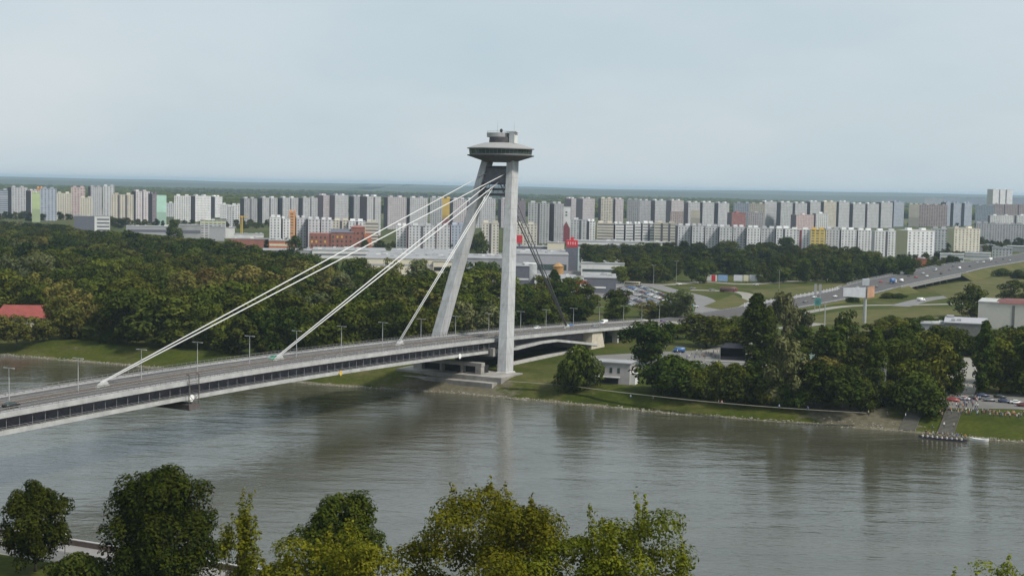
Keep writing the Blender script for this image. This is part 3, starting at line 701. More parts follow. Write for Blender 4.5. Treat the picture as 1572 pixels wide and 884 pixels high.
for pts in ([(1080, 470), (1125, 452), (1150, 462), (1120, 478)], [(1215, 492), (1300, 476), (1480, 472), (1500, 490), (1300, 500)], [(1150, 446), (1330, 432), (1330, 440), (1180, 458)], [(1420, 440), (1572, 420), (1572, 470), (1470, 465)]):
    LAY[0] += 1; q = MB(); q.face([at(x, y, 5.02 + LAY[0] * .006) for x, y in pts]); struct(q.build('grass', MATS['dry_grass']))
# HAZE
q = MB(); q.box((0, 18000, 52), (90000, 64000, 110))
hz = q.build('haze', MATS['concrete']); struct(hz, 'stuff')
m, t = newmat('thin_haze'); pv = N(t, 'ShaderNodeVolumePrincipled'); pv.inputs['Color'].default_value = (.66, .83, 1, 1); pv.inputs['Density'].default_value = 5.2e-5; pv.inputs['Anisotropy'].default_value = .25
o = N(t, 'ShaderNodeOutputMaterial'); t.links.new(pv.outputs[0], o.inputs[1]); m.cycles.homogeneous_volume = True
hz.data.materials.clear(); hz.data.materials.append(m)
# ================================================================= WOODLAND AND TREES
NTREE = [0]
def px_of(p):
    d = p - CAM; z = d.dot(F_); return CX + FPX * d.dot(RT) / z, CY - FPX * d.dot(UP) / z
# the riverside wood left of the bridge
HOUSE = at(36, 503)
rows_o = [28, 50, 74, 96, 120, 146, 175, 208, 246, 288, 336, 390, 450, 515, 585, 660, 740, 830]
cand = []
for ri, o_ in enumerate(rows_o):
    sp = 15.5 + .014 * o_; x = -640 + rnd.uniform(0, sp)
    while x < 200:
        x += sp * rnd.uniform(.82, 1.18)
        p = bank_pt(x, o_ + rnd.uniform(-5, 5), 5)
        n_, s_ = ns_of(p); u, v = px_of(p)
        if not (-70 < u < 985) or n_ > -21: continue
        if p.y > np.interp(u, [0, 300, 500, 620, 720, 800, 900, 985], [1500, 1250, 1010, 930, 900, 880, 840, 800]): continue
        if n_ > -45 and s_ < 26: continue
        h = rnd.uniform(16, 23.5)
        if u > 780: h = rnd.uniform(13, 18)
        if (p - HOUSE).length < 19: continue
        if u < 85 and p.y < HOUSE.y + 4: continue
        cand.append((p, h, ri, u, v))
def kind_for(u, v, ri, h):
    if u < 85 and h < 9: return 'olive'
    if 270 < u < 420 and 5 <= ri <= 7: return 'brown' if rnd.random() < .6 else 'olive'
    if u < 75 and ri >= 12: return 'brown'
    if 20 < u < 70 and 6 <= ri <= 8: return 'silver'
    if 700 < u < 765 and ri in (2, 3, 4): return 'silver'
    if 90 < u < 130 and ri == 0: return 'olive'
    if 420 < u < 660 and ri > 6 and rnd.random() < .3: return 'olive'
    r_ = rnd.random()
    return 'dark' if r_ < .36 else 'mid' if r_ < .88 else 'olive' if r_ < .96 else 'silver'
ADJ = {'dark': 'dark green', 'mid': 'mid green', 'olive': 'olive green', 'silver': 'pale silvery', 'brown': 'brownish', 'yellow': 'yellow-green', 'fresh': 'fresh green'}
cand.sort(key=lambda c: c[0].y)
near_c, far_c = cand[:185], cand[185:]
byrow = {}
for c in near_c: byrow.setdefault(c[2], []).append(c)
for ri in sorted(byrow):
    for k, (p, h, _, u, v) in enumerate(sorted(byrow[ri], key=lambda c: c[3])):
        kd = kind_for(u, v, ri, h); var = rnd.randrange(4 if kd in ('dark', 'mid') else 2)
        if h < 9: key = ('bush', 0); R = h * .75
        else: key = (kd, var); R = h * rnd.uniform(.40, .60) * (1.1 if ri < 2 else 1)
        plant(key, p, h, R, '%s %s, %s from the left in the %s row of the riverside wood' % (ADJ[kd], 'bush' if h < 9 else 'tree', ordw(k + 1), ordw(ri + 1)), 'trees of the riverside wood', 'shrub' if h < 9 else 'tree')
def merged_wood(name, items, kind='stuff'):
    Vs = []; Ts = []; mi = []
    for (p, h, R, key) in items:
        cm, tm, h0, r0 = TREES[key]; n = len(cm.vertices); a = np.empty(n * 3, np.float32); cm.vertices.foreach_get('co', a); a = a.reshape(-1, 3)
        if p.y > 900: a = a.reshape(-1, 4, 3)[::2]; c_ = a.mean(1, keepdims=True); a = ((a - c_) * 1.4 + c_).reshape(-1, 3)
        g = rnd.uniform(0, 6.28); cs, sn = math.cos(g), math.sin(g)
        b_ = np.stack([a[:, 0] * cs - a[:, 1] * sn, a[:, 0] * sn + a[:, 1] * cs, a[:, 2]], 1) * np.array([R / r0, R / r0, h / h0]) + np.array(p)
        Vs.append(b_); Ts.append(np.clip(rnd.uniform(0, .8) + np.random.default_rng(len(Vs)).uniform(-.2, .2, len(b_) // 4), 0, 1)); mi.append(np.full(len(b_) // 4, {'dark': 0, 'mid': 1, 'olive': 2, 'brown': 3, 'silver': 4}.get(key[0], 1), np.int32))
    me = cloud_mesh(name, np.concatenate(Vs), np.concatenate(Ts), FOL['dark'])
    for k_ in ('mid', 'olive', 'brown', 'silver'): me.materials.append(FOL[k_])
    me.polygons.foreach_set('material_index', np.concatenate(mi)); me.update()
    return struct(link(name, me), kind)
its = []
for p, h, ri, u, v in far_c:
    kd = kind_for(u, v, ri, h); its.append((p, h, h * rnd.uniform(.42, .55), (kd, rnd.randrange(2))))
merged_wood('woodland', its)
# bushes filling under the wood's edge
its = []
for p, h, ri, u, v in near_c:
    if ri < 3 and u > 80:
        for _ in range(2): its.append((p + Vector((rnd.uniform(-9, 9), rnd.uniform(2, 12), 0)), rnd.uniform(3, 6), rnd.uniform(3.5, 6), ('bush', 1)))
merged_wood('undergrowth', its)
# trees placed one by one: (kind, x, base y, top y, width in the photograph)
def plant_px(key, x, yb, yt, wpx, label, group, cat='tree', z=5.0):
    p = at(x, yb, z); H = top_z(x, yt, p.y) - z; R = wpx / 2 * (p - CAM).length / FPX * 1.08
    p.z = z; return plant(key, p, H, R, label, group, cat)
def plant_row(items, row, group):
    for k, (key, x, yb, yt, wp) in enumerate(sorted(items, key=lambda i: i[1])):
        nm = 'slim poplar tree' if key[0] == 'poplar' else ('rounded bush' if key[0] == 'bush' else ADJ[key[0]] + ' tree')
        plant_px(key, x, yb, yt, wp, '%s, %s from the left in %s' % (nm, ordw(k + 1), row), group, 'bush' if key[0] == 'bush' else 'tree')
for k, (x, yb, yt, wp) in enumerate(((-4, 524, 482, 44), (26, 526, 484, 46), (52, 524, 486, 40), (74, 522, 492, 34))):
    plant_px(('olive', k % 2), x, yb, yt, wp, 'light olive bushy tree, %s from the left before the red-roofed pavilion' % ordw(k + 1), 'trees of the riverside wood')
d, m_, o_l, si = 'dark', 'mid', 'olive', 'silver'
plant_px(('bush', 1), 886, 592, 530, 64, 'round dense bush on the bank between the pylon and the pale boathouse', None, 'bush')
plant_row([(('bush', 1), 1030, 601, 545, 98), (('bush', 0), 1090, 606, 556, 62), (('bush', 1), 1128, 610, 558, 58), ((d, 3), 1165, 612, 553, 66), ((si, 0), 1207, 617, 518, 66), ((d, 0), 1250, 620, 556, 74),
  ((d, 3), 1292, 624, 560, 70), ((o_l, 0), 1268, 618, 548, 56), (('poplar', 0), 1343, 622, 505, 30), ((m_, 0), 1385, 618, 525, 62), (('bush', 1), 1412, 628, 572, 74), ((m_, 2), 1435, 612, 520, 64), ((d, 0), 1465, 606, 540, 44), (('bush', 1), 1325, 622, 575, 50), ((si, 1), 1330, 617, 575, 26), (('bush', 1), 1065, 606, 566, 52), (('bush', 0), 1180, 614, 578, 50), (('bush', 1), 1225, 618, 582, 50), (('bush', 1), 1365, 622, 584, 40)],
  'the front row on the right bank', 'trees along the right bank')
plant_row([((d, 1), 1000, 562, 494, 78), (('poplar', 0), 1160, 570, 451, 42), (('poplar', 0), 1179, 556, 470, 22), ((m_, 1), 1128, 548, 500, 54), ((d, 2), 1285, 580, 496, 66), ((m_, 0), 1320, 582, 515, 60), ((d, 0), 1238, 574, 520, 50), ((d, 3), 1385, 590, 500, 80), ((m_, 0), 1420, 580, 510, 60), (('poplar', 0), 1509, 606, 493, 28), ((d, 1), 1450, 580, 505, 60), ((m_, 3), 1535, 602, 520, 66), ((d, 0), 1572, 606, 512, 70), ((m_, 1), 1518, 590, 540, 40), ((d, 3), 1345, 575, 520, 50), ((d, 2), 1262, 560, 500, 40), ((m_, 2), 1555, 590, 505, 50)],
  'the second row on the right bank', 'trees behind the right bank')
plant_row([((m_, 1), 1085, 532, 484, 80), ((si, 0), 1202, 540, 448, 52), ((si, 1), 1222, 536, 470, 44), ((d, 3), 1300, 545, 476, 36), ((d, 0), 1230, 545, 500, 50), ((m_, 2), 1270, 545, 505, 46), ((d, 3), 1340, 545, 498, 56), ((m_, 0), 1375, 548, 492, 70), ((d, 2), 1400, 540, 488, 40), ((m_, 1), 1450, 545, 500, 50), ((d, 0), 1490, 545, 515, 46), ((m_, 3), 1530, 548, 508, 60), ((d, 1), 1568, 545, 500, 60), ((m_, 3), 1110, 512, 490, 44), ((m_, 0), 1040, 520, 497, 44), ((si, 1), 1045, 492, 444, 48), ((m_, 3), 1022, 490, 462, 36), ((o_l, 0), 995, 488, 462, 40), ((m_, 3), 1140, 518, 484, 40)],
  'the third row behind the right bank', 'trees behind the right bank')
plant_row([((d, 3), 1491, 488, 436, 50), ((d, 0), 1555, 462, 430, 40), ((d, 2), 1447, 500, 486, 26), (('bush', 1), 1425, 498, 484, 28), (('bush', 0), 1365, 497, 484, 34), (('bush', 1), 1363, 458, 449, 22), (('bush', 1), 1380, 458, 450, 22), (('bush', 1), 1310, 464, 452, 18), (('bush', 1), 1540, 424, 412, 26), (('bush', 1), 1562, 428, 414, 22), ((d, 3), 1572, 500, 470, 30), ((m_, 0), 1398, 505, 488, 36)],
  'the grass beside the highway', 'trees beside the highway')
its = []
for x in range(900, 1345, 11):
    for yb, a in ((432, 30), (420, 27), (409, 24), (398, 20)):
        x2 = x + rnd.uniform(-6, 6); y2 = yb + rnd.uniform(-3, 3)
        if yb == 432 and (x2 < 950 or 1085 < x2 < 1170 or 1030 < x2 < 1050): continue
        if x2 > 1270 and yb < 405: continue
        its.append(((('dark', 'mid', 'dark')[rnd.randrange(3)], rnd.randrange(4)), x2, y2, y2 - a * rnd.uniform(.75, 1.35), rnd.uniform(20, 34)))
for x in range(1335, 1400, 10): its.append((('dark', rnd.randrange(4)), x, 428 + rnd.uniform(-4, 4), 398 + rnd.uniform(-5, 4), 28))
its.sort(key=lambda i: -i[2])
plant_row(its[:70], 'the belt of trees before the front flats', 'trees before the front row of flats')
w2 = []
for key, x, yb, yt, wp in its[70:]:
    p = at(x, yb); w2.append((p, max(5, top_z(x, yt, p.y) - 5), wp / 2 * p.length / FPX * 1.1, key))
# greenery at the feet of the flats
def belt(x0, x1, yb, h, step, js=5):
    x = x0
    while x < x1:
        yy = yb(x) if callable(yb) else yb
        p = at(x, yy + rnd.uniform(-js, js) * .4); k_ = rnd.uniform(.6, 1.3); w2.append((p, h * k_, h * k_ * .5, (rnd.choice(('dark', 'mid')), rnd.randrange(4)))); x += step * rnd.uniform(.6, 1.4)
def wood_fill(x0, x1, yt, step):
    x = x0
    while x < x1:
        y = yt + float(np.interp(x, [0, 100, 125, 200, 300, 400, 460], [339, 345, 353, 357, 367, 383, 394])); h = rnd.uniform(14, 19); yb = y + 15
        for _ in range(4): p = at(x, yb); yb = y + h * FPX / p.y
        w2.append((p, h, h * rnd.uniform(.5, .6), (rnd.choice(('dark', 'mid', 'mid', 'olive' if rnd.random() < .3 else 'dark')), rnd.randrange(2)))); x += step * rnd.uniform(.6, 1.4)
for k_ in range(8): wood_fill(-8, 470, k_ * 6.5, 9 + k_ * .6)
belt(0, 112, 338, 11, 6); belt(168, 200, 350, 12, 6); belt(325, 410, 350, 9, 7); belt(560, 620, 383, 10, 7); belt(690, 760, 385, 14, 8); belt(410, 450, 382, 9, 9)
belt(1280, 1580, 346, 9, 9); belt(1390, 1480, 400, 9, 5); belt(1400, 1580, 385, 9, 7); belt(1450, 1572, 378, 10, 6); belt(150, 420, 348, 10, 14); belt(1380, 1470, 408, 8, 6); belt(1390, 1450, 415, 8, 7); belt(1150, 1380, 391, 9, 7)
merged_wood('woodland', w2)
# continuous woods beyond the flats
rgw = np.random.default_rng(21); V = []; T = []
for k in range(26000):
    y = 3300 + 5200 * rgw.random() ** 1.25; x = (rgw.random() - .5) * .84 * y
    if np.sin(x * .0016 + y * .0009) + np.sin(y * .0013 - x * .0007 + 2) < -.75: continue
    r = rgw.uniform(9, 22); h = rgw.uniform(11, 22); az = rgw.uniform(0, 6.28)
    for t_ in (0, 1, 2):
        a = az + t_ * 1.05; ca, sa_ = math.cos(a) * r, math.sin(a) * r
        V.append([(x - ca, y - sa_, 4), (x + ca, y + sa_, 4), (x + ca * .6, y + sa_ * .6, 5 + h), (x - ca * .6, y - sa_ * .6, 5 + h + rgw.uniform(-3, 3))] if t_ < 2 else [(x - r * .8, y - r * .7, 2 + h), (x + r * .8, y - r * .7, 2 + h), (x + r * .5, y + r * .7, 6 + h), (x - r * .5, y + r * .7, 6 + h)])
        T.append(rgw.random())
struct(link('woodland', cloud_mesh('woodland', np.array(V).reshape(-1, 3), np.array(T), FOL['dark'])), 'stuff')
# ---------------------------------------------------------------- trees on the near bank
LONG = lambda: [(o.name, len(o['label'].split()), o['label']) for o in COL.objects if o.get('label') and len(o['label'].replace('-', ' ').split()) > 16]
def big_tree(name, label, x, depth, gz, ytop, wpx, shape, mat, seed, n, n_per, leaf, cb, up=.4, elong=1.25, squash=(1, 1, 1.15), rk=.62, r0=None, nl=12, shoot=1.5, nshoot=24, rag=.07):
    base = at_d(x, 600, depth); base.z = gz
    H = top_z(x, ytop, depth) - gz; R = wpx / 2 * depth / FPX
    rg_ = np.random.default_rng(seed); C_, Rr = crown_pts(rg_, shape, H, R, cb * H, n)
    Rr = [r * rk * rg_.uniform(.6, 1.25) for r in Rr]
    for c in C_: c += rg_.normal(0, 1, 3) * np.array([R, R, H * .5]) * rag
    V, T = leaf_cloud(rg_, C_, Rr, n_per, leaf, squash, up, elong)
    V = fit_crown(V, H - shoot, R, C_)
    tb = trunk_mb(rg_, H, cb * H, r0 or H * .016, C_, nl)
    # leafy shoots standing out of the crown
    tops = sorted(C_, key=lambda c: -c[2]); SC_ = []; SR = []
    for k in range(nshoot):
        c = np.array(tops[int(rg_.integers(0, max(2, len(tops) // 3)))]); hgt_ = shoot * rg_.uniform(.5, 1.25) + 1.0; dx, dy = rg_.normal(0, .14, 2); e = c + np.array([dx * hgt_, dy * hgt_, hgt_])
        tb.tube(c - np.array([0, 0, .5]), e, .045, .015, 4); m2 = int(hgt_ / .28)
        for j in range(m2): f_ = (j + 1) / m2; SC_.append(c + (e - c) * f_ + rg_.normal(0, .12, 3)); SR.append(.52 * (1.15 - f_ * .7))
    if SC_:
        V2, T2 = leaf_cloud(rg_, SC_, SR, 85, leaf, (1, 1, 1.1), .4, 1.0); V = np.concatenate([V, V2]); T = np.concatenate([T, np.clip(T2 + .2, 0, 1)])
    o = thing(name, label, 'tree', base, 0)
    tb.build('trunk', MATS['bark'], o, smooth=True); link('crown', cloud_mesh('crown', V, T, FOL[mat]), o); return o
def gnd(x, depth):
    p = at_d(x, 600, depth); o_ = (NE(p.x) - p.y) / .905
    return float(np.interp(o_, [a for a, _ in nprof], [b_ for _, b_ in nprof])) if True else 6
UPR = dict(up=.7, elong=1.15, squash=(1, 1, 1.6), rk=.66, shoot=.7, nshoot=22)
big_tree('broadleaf_tree', 'dark green upright tree on the lawn beside the quay road at lower left', 53, 247, 6.05, 733, 102, 'round', 'fresh', 201, 130, 120, .25, .2, **UPR)
big_tree('broadleaf_tree', 'largest dark green tree by the quay, its trunk base cut by the frame', 252, 236, 6.1, 712, 172, 'tall', 'fresh', 202, 170, 84, .26, .1, **UPR)
big_tree('broadleaf_tree', 'dark green tree crown rising behind the yellow-green canopy at lower centre left', 528, 205, 8, 752, 165, 'round', 'fresh', 203, 120, 100, .24, .2, **UPR)
YEL = dict(up=.5, elong=1.0, squash=(1.15, 1.15, .75), rk=.56)
big_tree('locust_tree', 'thin yellow-green sapling with sparse upright shoots right of the largest tree', 368, 150, gnd(368, 150), 772, 118, 'round', 'yellow', 204, 64, 80, .17, .05, shoot=2.4, nshoot=26, nl=64, rag=.1, **YEL)
big_tree('locust_tree', 'wide yellow-green canopy in front of the dark crown at lower centre left', 508, 140, gnd(508, 140), 786, 285, 'round', 'yellow', 205, 120, 100, .18, .2, shoot=1.3, nshoot=22, rag=.1, **YEL)
big_tree('locust_tree', 'broad yellow-green tree with dark limbs below the pylon reflection', 742, 150, gnd(742, 150), 740, 345, 'round', 'yellow', 206, 165, 84, .19, .2, nl=34, shoot=1.6, nshoot=26, rag=.1, **YEL)
big_tree('locust_tree', 'yellow-green tree with tall sparse shoots, rightmost of the near canopy', 962, 148, gnd(962, 148), 736, 300, 'round', 'yellow', 207, 150, 88, .19, .2, nl=22, shoot=2.8, nshoot=16, rag=.12, **YEL)
big_tree('locust_tree', 'tips of a yellow-green tree crown poking up at the lower right corner', 1565, 150, gnd(1565, 150), 872, 250, 'vase', 'yellow', 208, 130, 84, .18, .3, shoot=1.0, nshoot=60, nl=20, **YEL)
plant_px(('bush', 1), 118, 905, 848, 84, 'low dark shrub on the lawn between the two left foreground trees', None, 'bush', z=6.1)
for k, (x, yb, yt, wp) in enumerate(((415, 900, 850, 60), (610, 905, 868, 60))): pass
# ================================================================= THE CITY
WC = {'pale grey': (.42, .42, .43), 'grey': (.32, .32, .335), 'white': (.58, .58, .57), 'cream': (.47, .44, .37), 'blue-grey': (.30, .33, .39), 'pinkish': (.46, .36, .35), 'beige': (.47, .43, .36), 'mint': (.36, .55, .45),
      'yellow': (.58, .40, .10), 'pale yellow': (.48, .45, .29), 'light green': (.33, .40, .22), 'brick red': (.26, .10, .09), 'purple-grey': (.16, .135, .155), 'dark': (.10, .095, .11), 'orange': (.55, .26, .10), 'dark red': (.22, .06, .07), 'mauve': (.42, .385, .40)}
def block(x0, x1, yt, yb, col='pale grey', g=0, gc='dark', fac='grid', kind='tower block', label='', group=None, depth=None, slots=0, huts=2, slotc='dark', roof='roof_grey', slotw=2.4):
    """a slab or tower: x0..x1, roof line and foot in the photograph; g = width of the gable seen (left if > 0, right if < 0)"""
    B = depth or 13.0
    base = at((x0 + x1) / 2, yb); dist = math.hypot(base.x, base.y); mpp = (base - CAM).length / FPX
    gw = abs(g) * mpp; phi = math.asin(min(.92, gw / B)) * (1 if g >= 0 else -1)
    Lf = max(2.5, ((x1 - x0) - abs(g)) * mpp / math.cos(phi))
    H = top_z((x0 + x1) / 2, yt, base.y) - 5
    al = math.atan2(base.x, base.y); vd = Vector((base.x, base.y, 0)).normalized()
    # put the near corner at the foot line, then step back to the centre
    loc = base + vd * (B / 2 * math.cos(phi)); loc.z = 5
    o = thing({'tower block': 'tower_block', 'slab block': 'slab_block'}.get(kind, kind.replace(' ', '_')), label, kind, loc, phi - al, group)
    nv = max(1, round(Lf / 3.6)); c = WC[col]
    q = MB()
    # uv scaled so that whole windows fit the wall
    q.box((0, 0, H / 2 - .5), (Lf, B, H + 1), 0, 0, 1)
    q.build('walls', [FAC[fac], MATS[roof]], o, color=tuple(min(.72, v * (1.08 if 'rear' in label or 'middle' in label else 1.34)) for v in c))
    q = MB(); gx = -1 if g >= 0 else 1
    q.box((gx * (Lf / 2 + .06), 0, H / 2), (.14, B - .1, H - .2)); q.build('gable', MATS['objcol'], o, color=WC[gc] if g else tuple(v * .9 for v in c))  # dark and purple-grey gables have the shade of the sunless side painted in
    q = MB()
    for k in range(huts):
        hk = rnd.uniform(.9, 1.6); q = MB(); q.box(((k + .5) / huts * Lf - Lf / 2 + rnd.uniform(-1, 1), rnd.uniform(-1, 2), H + 1.3), (min(5.5, Lf * .3), 5, 2.6)); q.build('roof_hut', MATS['objcol'], o, color=tuple(min(.8, v * hk) for v in c))
    q = MB(); q.box((0, 0, H + .15), (Lf + .3, B + .3, .5)); q.build('cornice', MATS['objcol'], o, color=tuple(v * .8 for v in c))
    for k in range(slots):
        q = MB(); xx = ((k + 1) / (slots + 1)) * Lf - Lf / 2; q.box((xx, -B / 2 - .05, H / 2), (slotw, .3, H - .6)); q.build('stairwell', MATS['objcol'], o, color=WC[slotc])
    return o
def row(items, where, group, kind='tower block', **kw):
    for k, it in enumerate(sorted(items, key=lambda i: i[0])):
        it = list(it)
        if it[5] < 0: it[0] += it[5]; it[1] += it[5]; it[5] = -it[5]
        if 'rear' in where: it[0] -= .2; it[1] += .4; it[5] += 1.2 if it[5] else 0
        opt = it.pop() if isinstance(it[-1], dict) else {}
        col = it[4]; kd = opt.get('kind', kind)
        extra = opt.pop('note', '')
        lab = '%s %s%s, %s from the left in %s' % (col, kd, extra, ordw(k + 1), where)
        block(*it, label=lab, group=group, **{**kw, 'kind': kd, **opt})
# left cluster
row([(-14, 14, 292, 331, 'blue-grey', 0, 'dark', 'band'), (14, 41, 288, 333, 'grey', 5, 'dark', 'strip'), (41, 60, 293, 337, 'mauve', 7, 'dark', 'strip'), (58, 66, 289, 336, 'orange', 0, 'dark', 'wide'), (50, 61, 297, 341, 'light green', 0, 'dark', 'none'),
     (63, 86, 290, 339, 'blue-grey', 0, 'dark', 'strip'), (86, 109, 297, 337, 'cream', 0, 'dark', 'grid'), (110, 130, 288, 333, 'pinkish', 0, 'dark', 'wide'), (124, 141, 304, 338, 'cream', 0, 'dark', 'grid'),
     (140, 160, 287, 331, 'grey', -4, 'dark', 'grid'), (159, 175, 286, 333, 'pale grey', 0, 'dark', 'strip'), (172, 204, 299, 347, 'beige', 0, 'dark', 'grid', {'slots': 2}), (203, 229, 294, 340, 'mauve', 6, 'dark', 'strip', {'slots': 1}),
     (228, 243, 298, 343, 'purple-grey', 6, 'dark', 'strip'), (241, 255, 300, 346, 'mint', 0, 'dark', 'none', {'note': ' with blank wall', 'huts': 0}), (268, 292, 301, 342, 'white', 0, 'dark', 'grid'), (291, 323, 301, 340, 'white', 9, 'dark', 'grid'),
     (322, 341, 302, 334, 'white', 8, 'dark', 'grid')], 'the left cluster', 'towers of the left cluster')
row([(253, 272, 312, 333, 'pale grey', 0, 'dark', 'grid'), (338, 352, 314, 336, 'white', 0, 'dark', 'grid'), (350, 367, 315, 346, 'white', 0, 'dark', 'grid'), (364, 378, 313, 342, 'white', 0, 'dark', 'grid'), (348, 358, 318, 350, 'pale grey', 0, 'dark', 'grid')],
    'the low far flats', 'low far flats', 'slab block', huts=1)
# rear line, left of and behind the pylon
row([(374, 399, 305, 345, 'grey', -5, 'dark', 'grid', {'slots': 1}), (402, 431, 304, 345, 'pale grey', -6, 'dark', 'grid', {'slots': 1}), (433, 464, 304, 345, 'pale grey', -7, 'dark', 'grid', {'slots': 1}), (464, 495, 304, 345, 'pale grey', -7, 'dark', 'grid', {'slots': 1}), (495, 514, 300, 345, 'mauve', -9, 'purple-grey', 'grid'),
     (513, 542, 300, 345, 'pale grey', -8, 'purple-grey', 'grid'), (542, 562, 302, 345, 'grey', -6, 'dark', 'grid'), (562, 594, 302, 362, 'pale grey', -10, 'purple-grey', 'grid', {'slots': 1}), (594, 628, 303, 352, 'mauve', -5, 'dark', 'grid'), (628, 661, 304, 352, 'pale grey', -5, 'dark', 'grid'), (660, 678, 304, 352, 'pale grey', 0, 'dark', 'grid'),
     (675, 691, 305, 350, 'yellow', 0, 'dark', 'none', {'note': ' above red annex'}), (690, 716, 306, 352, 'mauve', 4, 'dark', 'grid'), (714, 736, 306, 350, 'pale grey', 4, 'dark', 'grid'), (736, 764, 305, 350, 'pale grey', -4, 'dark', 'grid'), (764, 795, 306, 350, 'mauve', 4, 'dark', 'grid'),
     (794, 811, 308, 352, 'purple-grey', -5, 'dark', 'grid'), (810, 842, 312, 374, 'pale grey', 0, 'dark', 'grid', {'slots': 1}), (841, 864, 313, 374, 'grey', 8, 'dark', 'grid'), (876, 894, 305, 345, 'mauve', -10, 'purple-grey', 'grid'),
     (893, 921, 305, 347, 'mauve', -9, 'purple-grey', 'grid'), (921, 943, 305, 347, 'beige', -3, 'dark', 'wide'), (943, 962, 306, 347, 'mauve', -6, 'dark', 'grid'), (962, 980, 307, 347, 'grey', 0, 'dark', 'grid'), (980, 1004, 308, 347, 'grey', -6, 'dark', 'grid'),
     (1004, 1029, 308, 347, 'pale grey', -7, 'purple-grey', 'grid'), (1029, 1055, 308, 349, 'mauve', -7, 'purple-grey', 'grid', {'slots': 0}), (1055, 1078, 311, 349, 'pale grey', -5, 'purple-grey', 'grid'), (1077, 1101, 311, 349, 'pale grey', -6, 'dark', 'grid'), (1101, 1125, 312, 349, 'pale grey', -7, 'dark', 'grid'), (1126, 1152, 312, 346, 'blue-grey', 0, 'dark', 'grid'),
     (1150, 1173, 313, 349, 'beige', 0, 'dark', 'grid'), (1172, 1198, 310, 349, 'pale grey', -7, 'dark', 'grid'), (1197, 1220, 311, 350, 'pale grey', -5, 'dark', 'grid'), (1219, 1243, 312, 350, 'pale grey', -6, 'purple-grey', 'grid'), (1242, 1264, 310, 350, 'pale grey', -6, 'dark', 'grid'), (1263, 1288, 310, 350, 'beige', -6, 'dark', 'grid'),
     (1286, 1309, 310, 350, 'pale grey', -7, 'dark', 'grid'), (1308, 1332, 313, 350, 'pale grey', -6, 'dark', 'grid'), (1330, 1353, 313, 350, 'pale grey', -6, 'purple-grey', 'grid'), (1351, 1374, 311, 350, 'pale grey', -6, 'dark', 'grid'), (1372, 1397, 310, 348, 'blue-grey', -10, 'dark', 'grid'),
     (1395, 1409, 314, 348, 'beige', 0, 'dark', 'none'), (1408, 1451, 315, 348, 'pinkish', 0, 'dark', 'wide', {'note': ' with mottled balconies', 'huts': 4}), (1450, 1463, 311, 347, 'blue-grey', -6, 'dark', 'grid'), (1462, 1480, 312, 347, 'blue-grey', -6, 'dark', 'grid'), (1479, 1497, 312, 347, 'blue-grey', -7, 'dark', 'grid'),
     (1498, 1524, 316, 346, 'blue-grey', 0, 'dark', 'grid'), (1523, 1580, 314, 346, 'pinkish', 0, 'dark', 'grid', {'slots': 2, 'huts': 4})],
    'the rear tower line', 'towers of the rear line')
row([(1123, 1151, 327, 357, 'brick red', -7, 'purple-grey', 'grid'), (1148, 1172, 327, 357, 'mauve', 0, 'dark', 'grid'), (1214, 1248, 330, 358, 'pinkish', 8, 'purple-grey', 'grid', {'slots': 0}), (1247, 1270, 328, 358, 'white', 5, 'purple-grey', 'grid'), (1029, 1048, 325, 352, 'pinkish', 0, 'dark', 'grid'), (1060, 1074, 324, 352, 'beige', 0, 'dark', 'none'), (1520, 1538, 331, 352, 'white', -3, 'dark', 'grid'), (1537, 1558, 331, 352, 'white', -4, 'dark', 'grid'), (1558, 1578, 331, 352, 'white', 3, 'dark', 'grid'), (830, 842, 345, 374, 'purple-grey', 0, 'dark', 'grid')],
    'the middle line of flats', 'flats of the middle line', 'slab block', huts=1)
block(1516, 1551, 291, 336, 'white', 8, 'beige', 'grid', label='tallest far tower with dark vertical stripes near the right edge', slots=2, depth=20, slotw=6)
# very far flats on the skyline
row([(1362, 1378, 304, 318, 'blue-grey', 0, 'dark', 'strip'), (1420, 1446, 304, 320, 'pale grey', 0, 'dark', 'strip'), (1449, 1472, 302, 318, 'blue-grey', 0, 'dark', 'strip'), (1484, 1510, 303, 320, 'blue-grey', 0, 'dark', 'strip'), (1552, 1580, 304, 322, 'blue-grey', 0, 'dark', 'strip')], 'the hazy right skyline', 'hazy flats on the skyline', 'tower block', huts=1)
# front row of slabs
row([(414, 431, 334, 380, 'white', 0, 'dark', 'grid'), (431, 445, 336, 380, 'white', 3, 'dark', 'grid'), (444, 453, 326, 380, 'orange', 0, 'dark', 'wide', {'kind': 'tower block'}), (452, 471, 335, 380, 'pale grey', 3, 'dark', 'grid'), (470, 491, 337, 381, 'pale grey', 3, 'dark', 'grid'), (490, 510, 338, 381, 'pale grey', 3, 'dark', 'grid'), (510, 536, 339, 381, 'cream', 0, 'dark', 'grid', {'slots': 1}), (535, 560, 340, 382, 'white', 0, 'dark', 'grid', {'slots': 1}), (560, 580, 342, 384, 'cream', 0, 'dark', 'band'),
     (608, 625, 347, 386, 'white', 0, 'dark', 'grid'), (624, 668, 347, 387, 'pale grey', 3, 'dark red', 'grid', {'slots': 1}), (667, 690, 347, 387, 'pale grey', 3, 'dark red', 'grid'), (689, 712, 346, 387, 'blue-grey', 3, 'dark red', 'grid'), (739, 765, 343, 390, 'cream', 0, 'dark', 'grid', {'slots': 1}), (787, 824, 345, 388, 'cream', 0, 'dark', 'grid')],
    'the slabs before the bridge', 'front slabs left of the pylon', 'slab block')
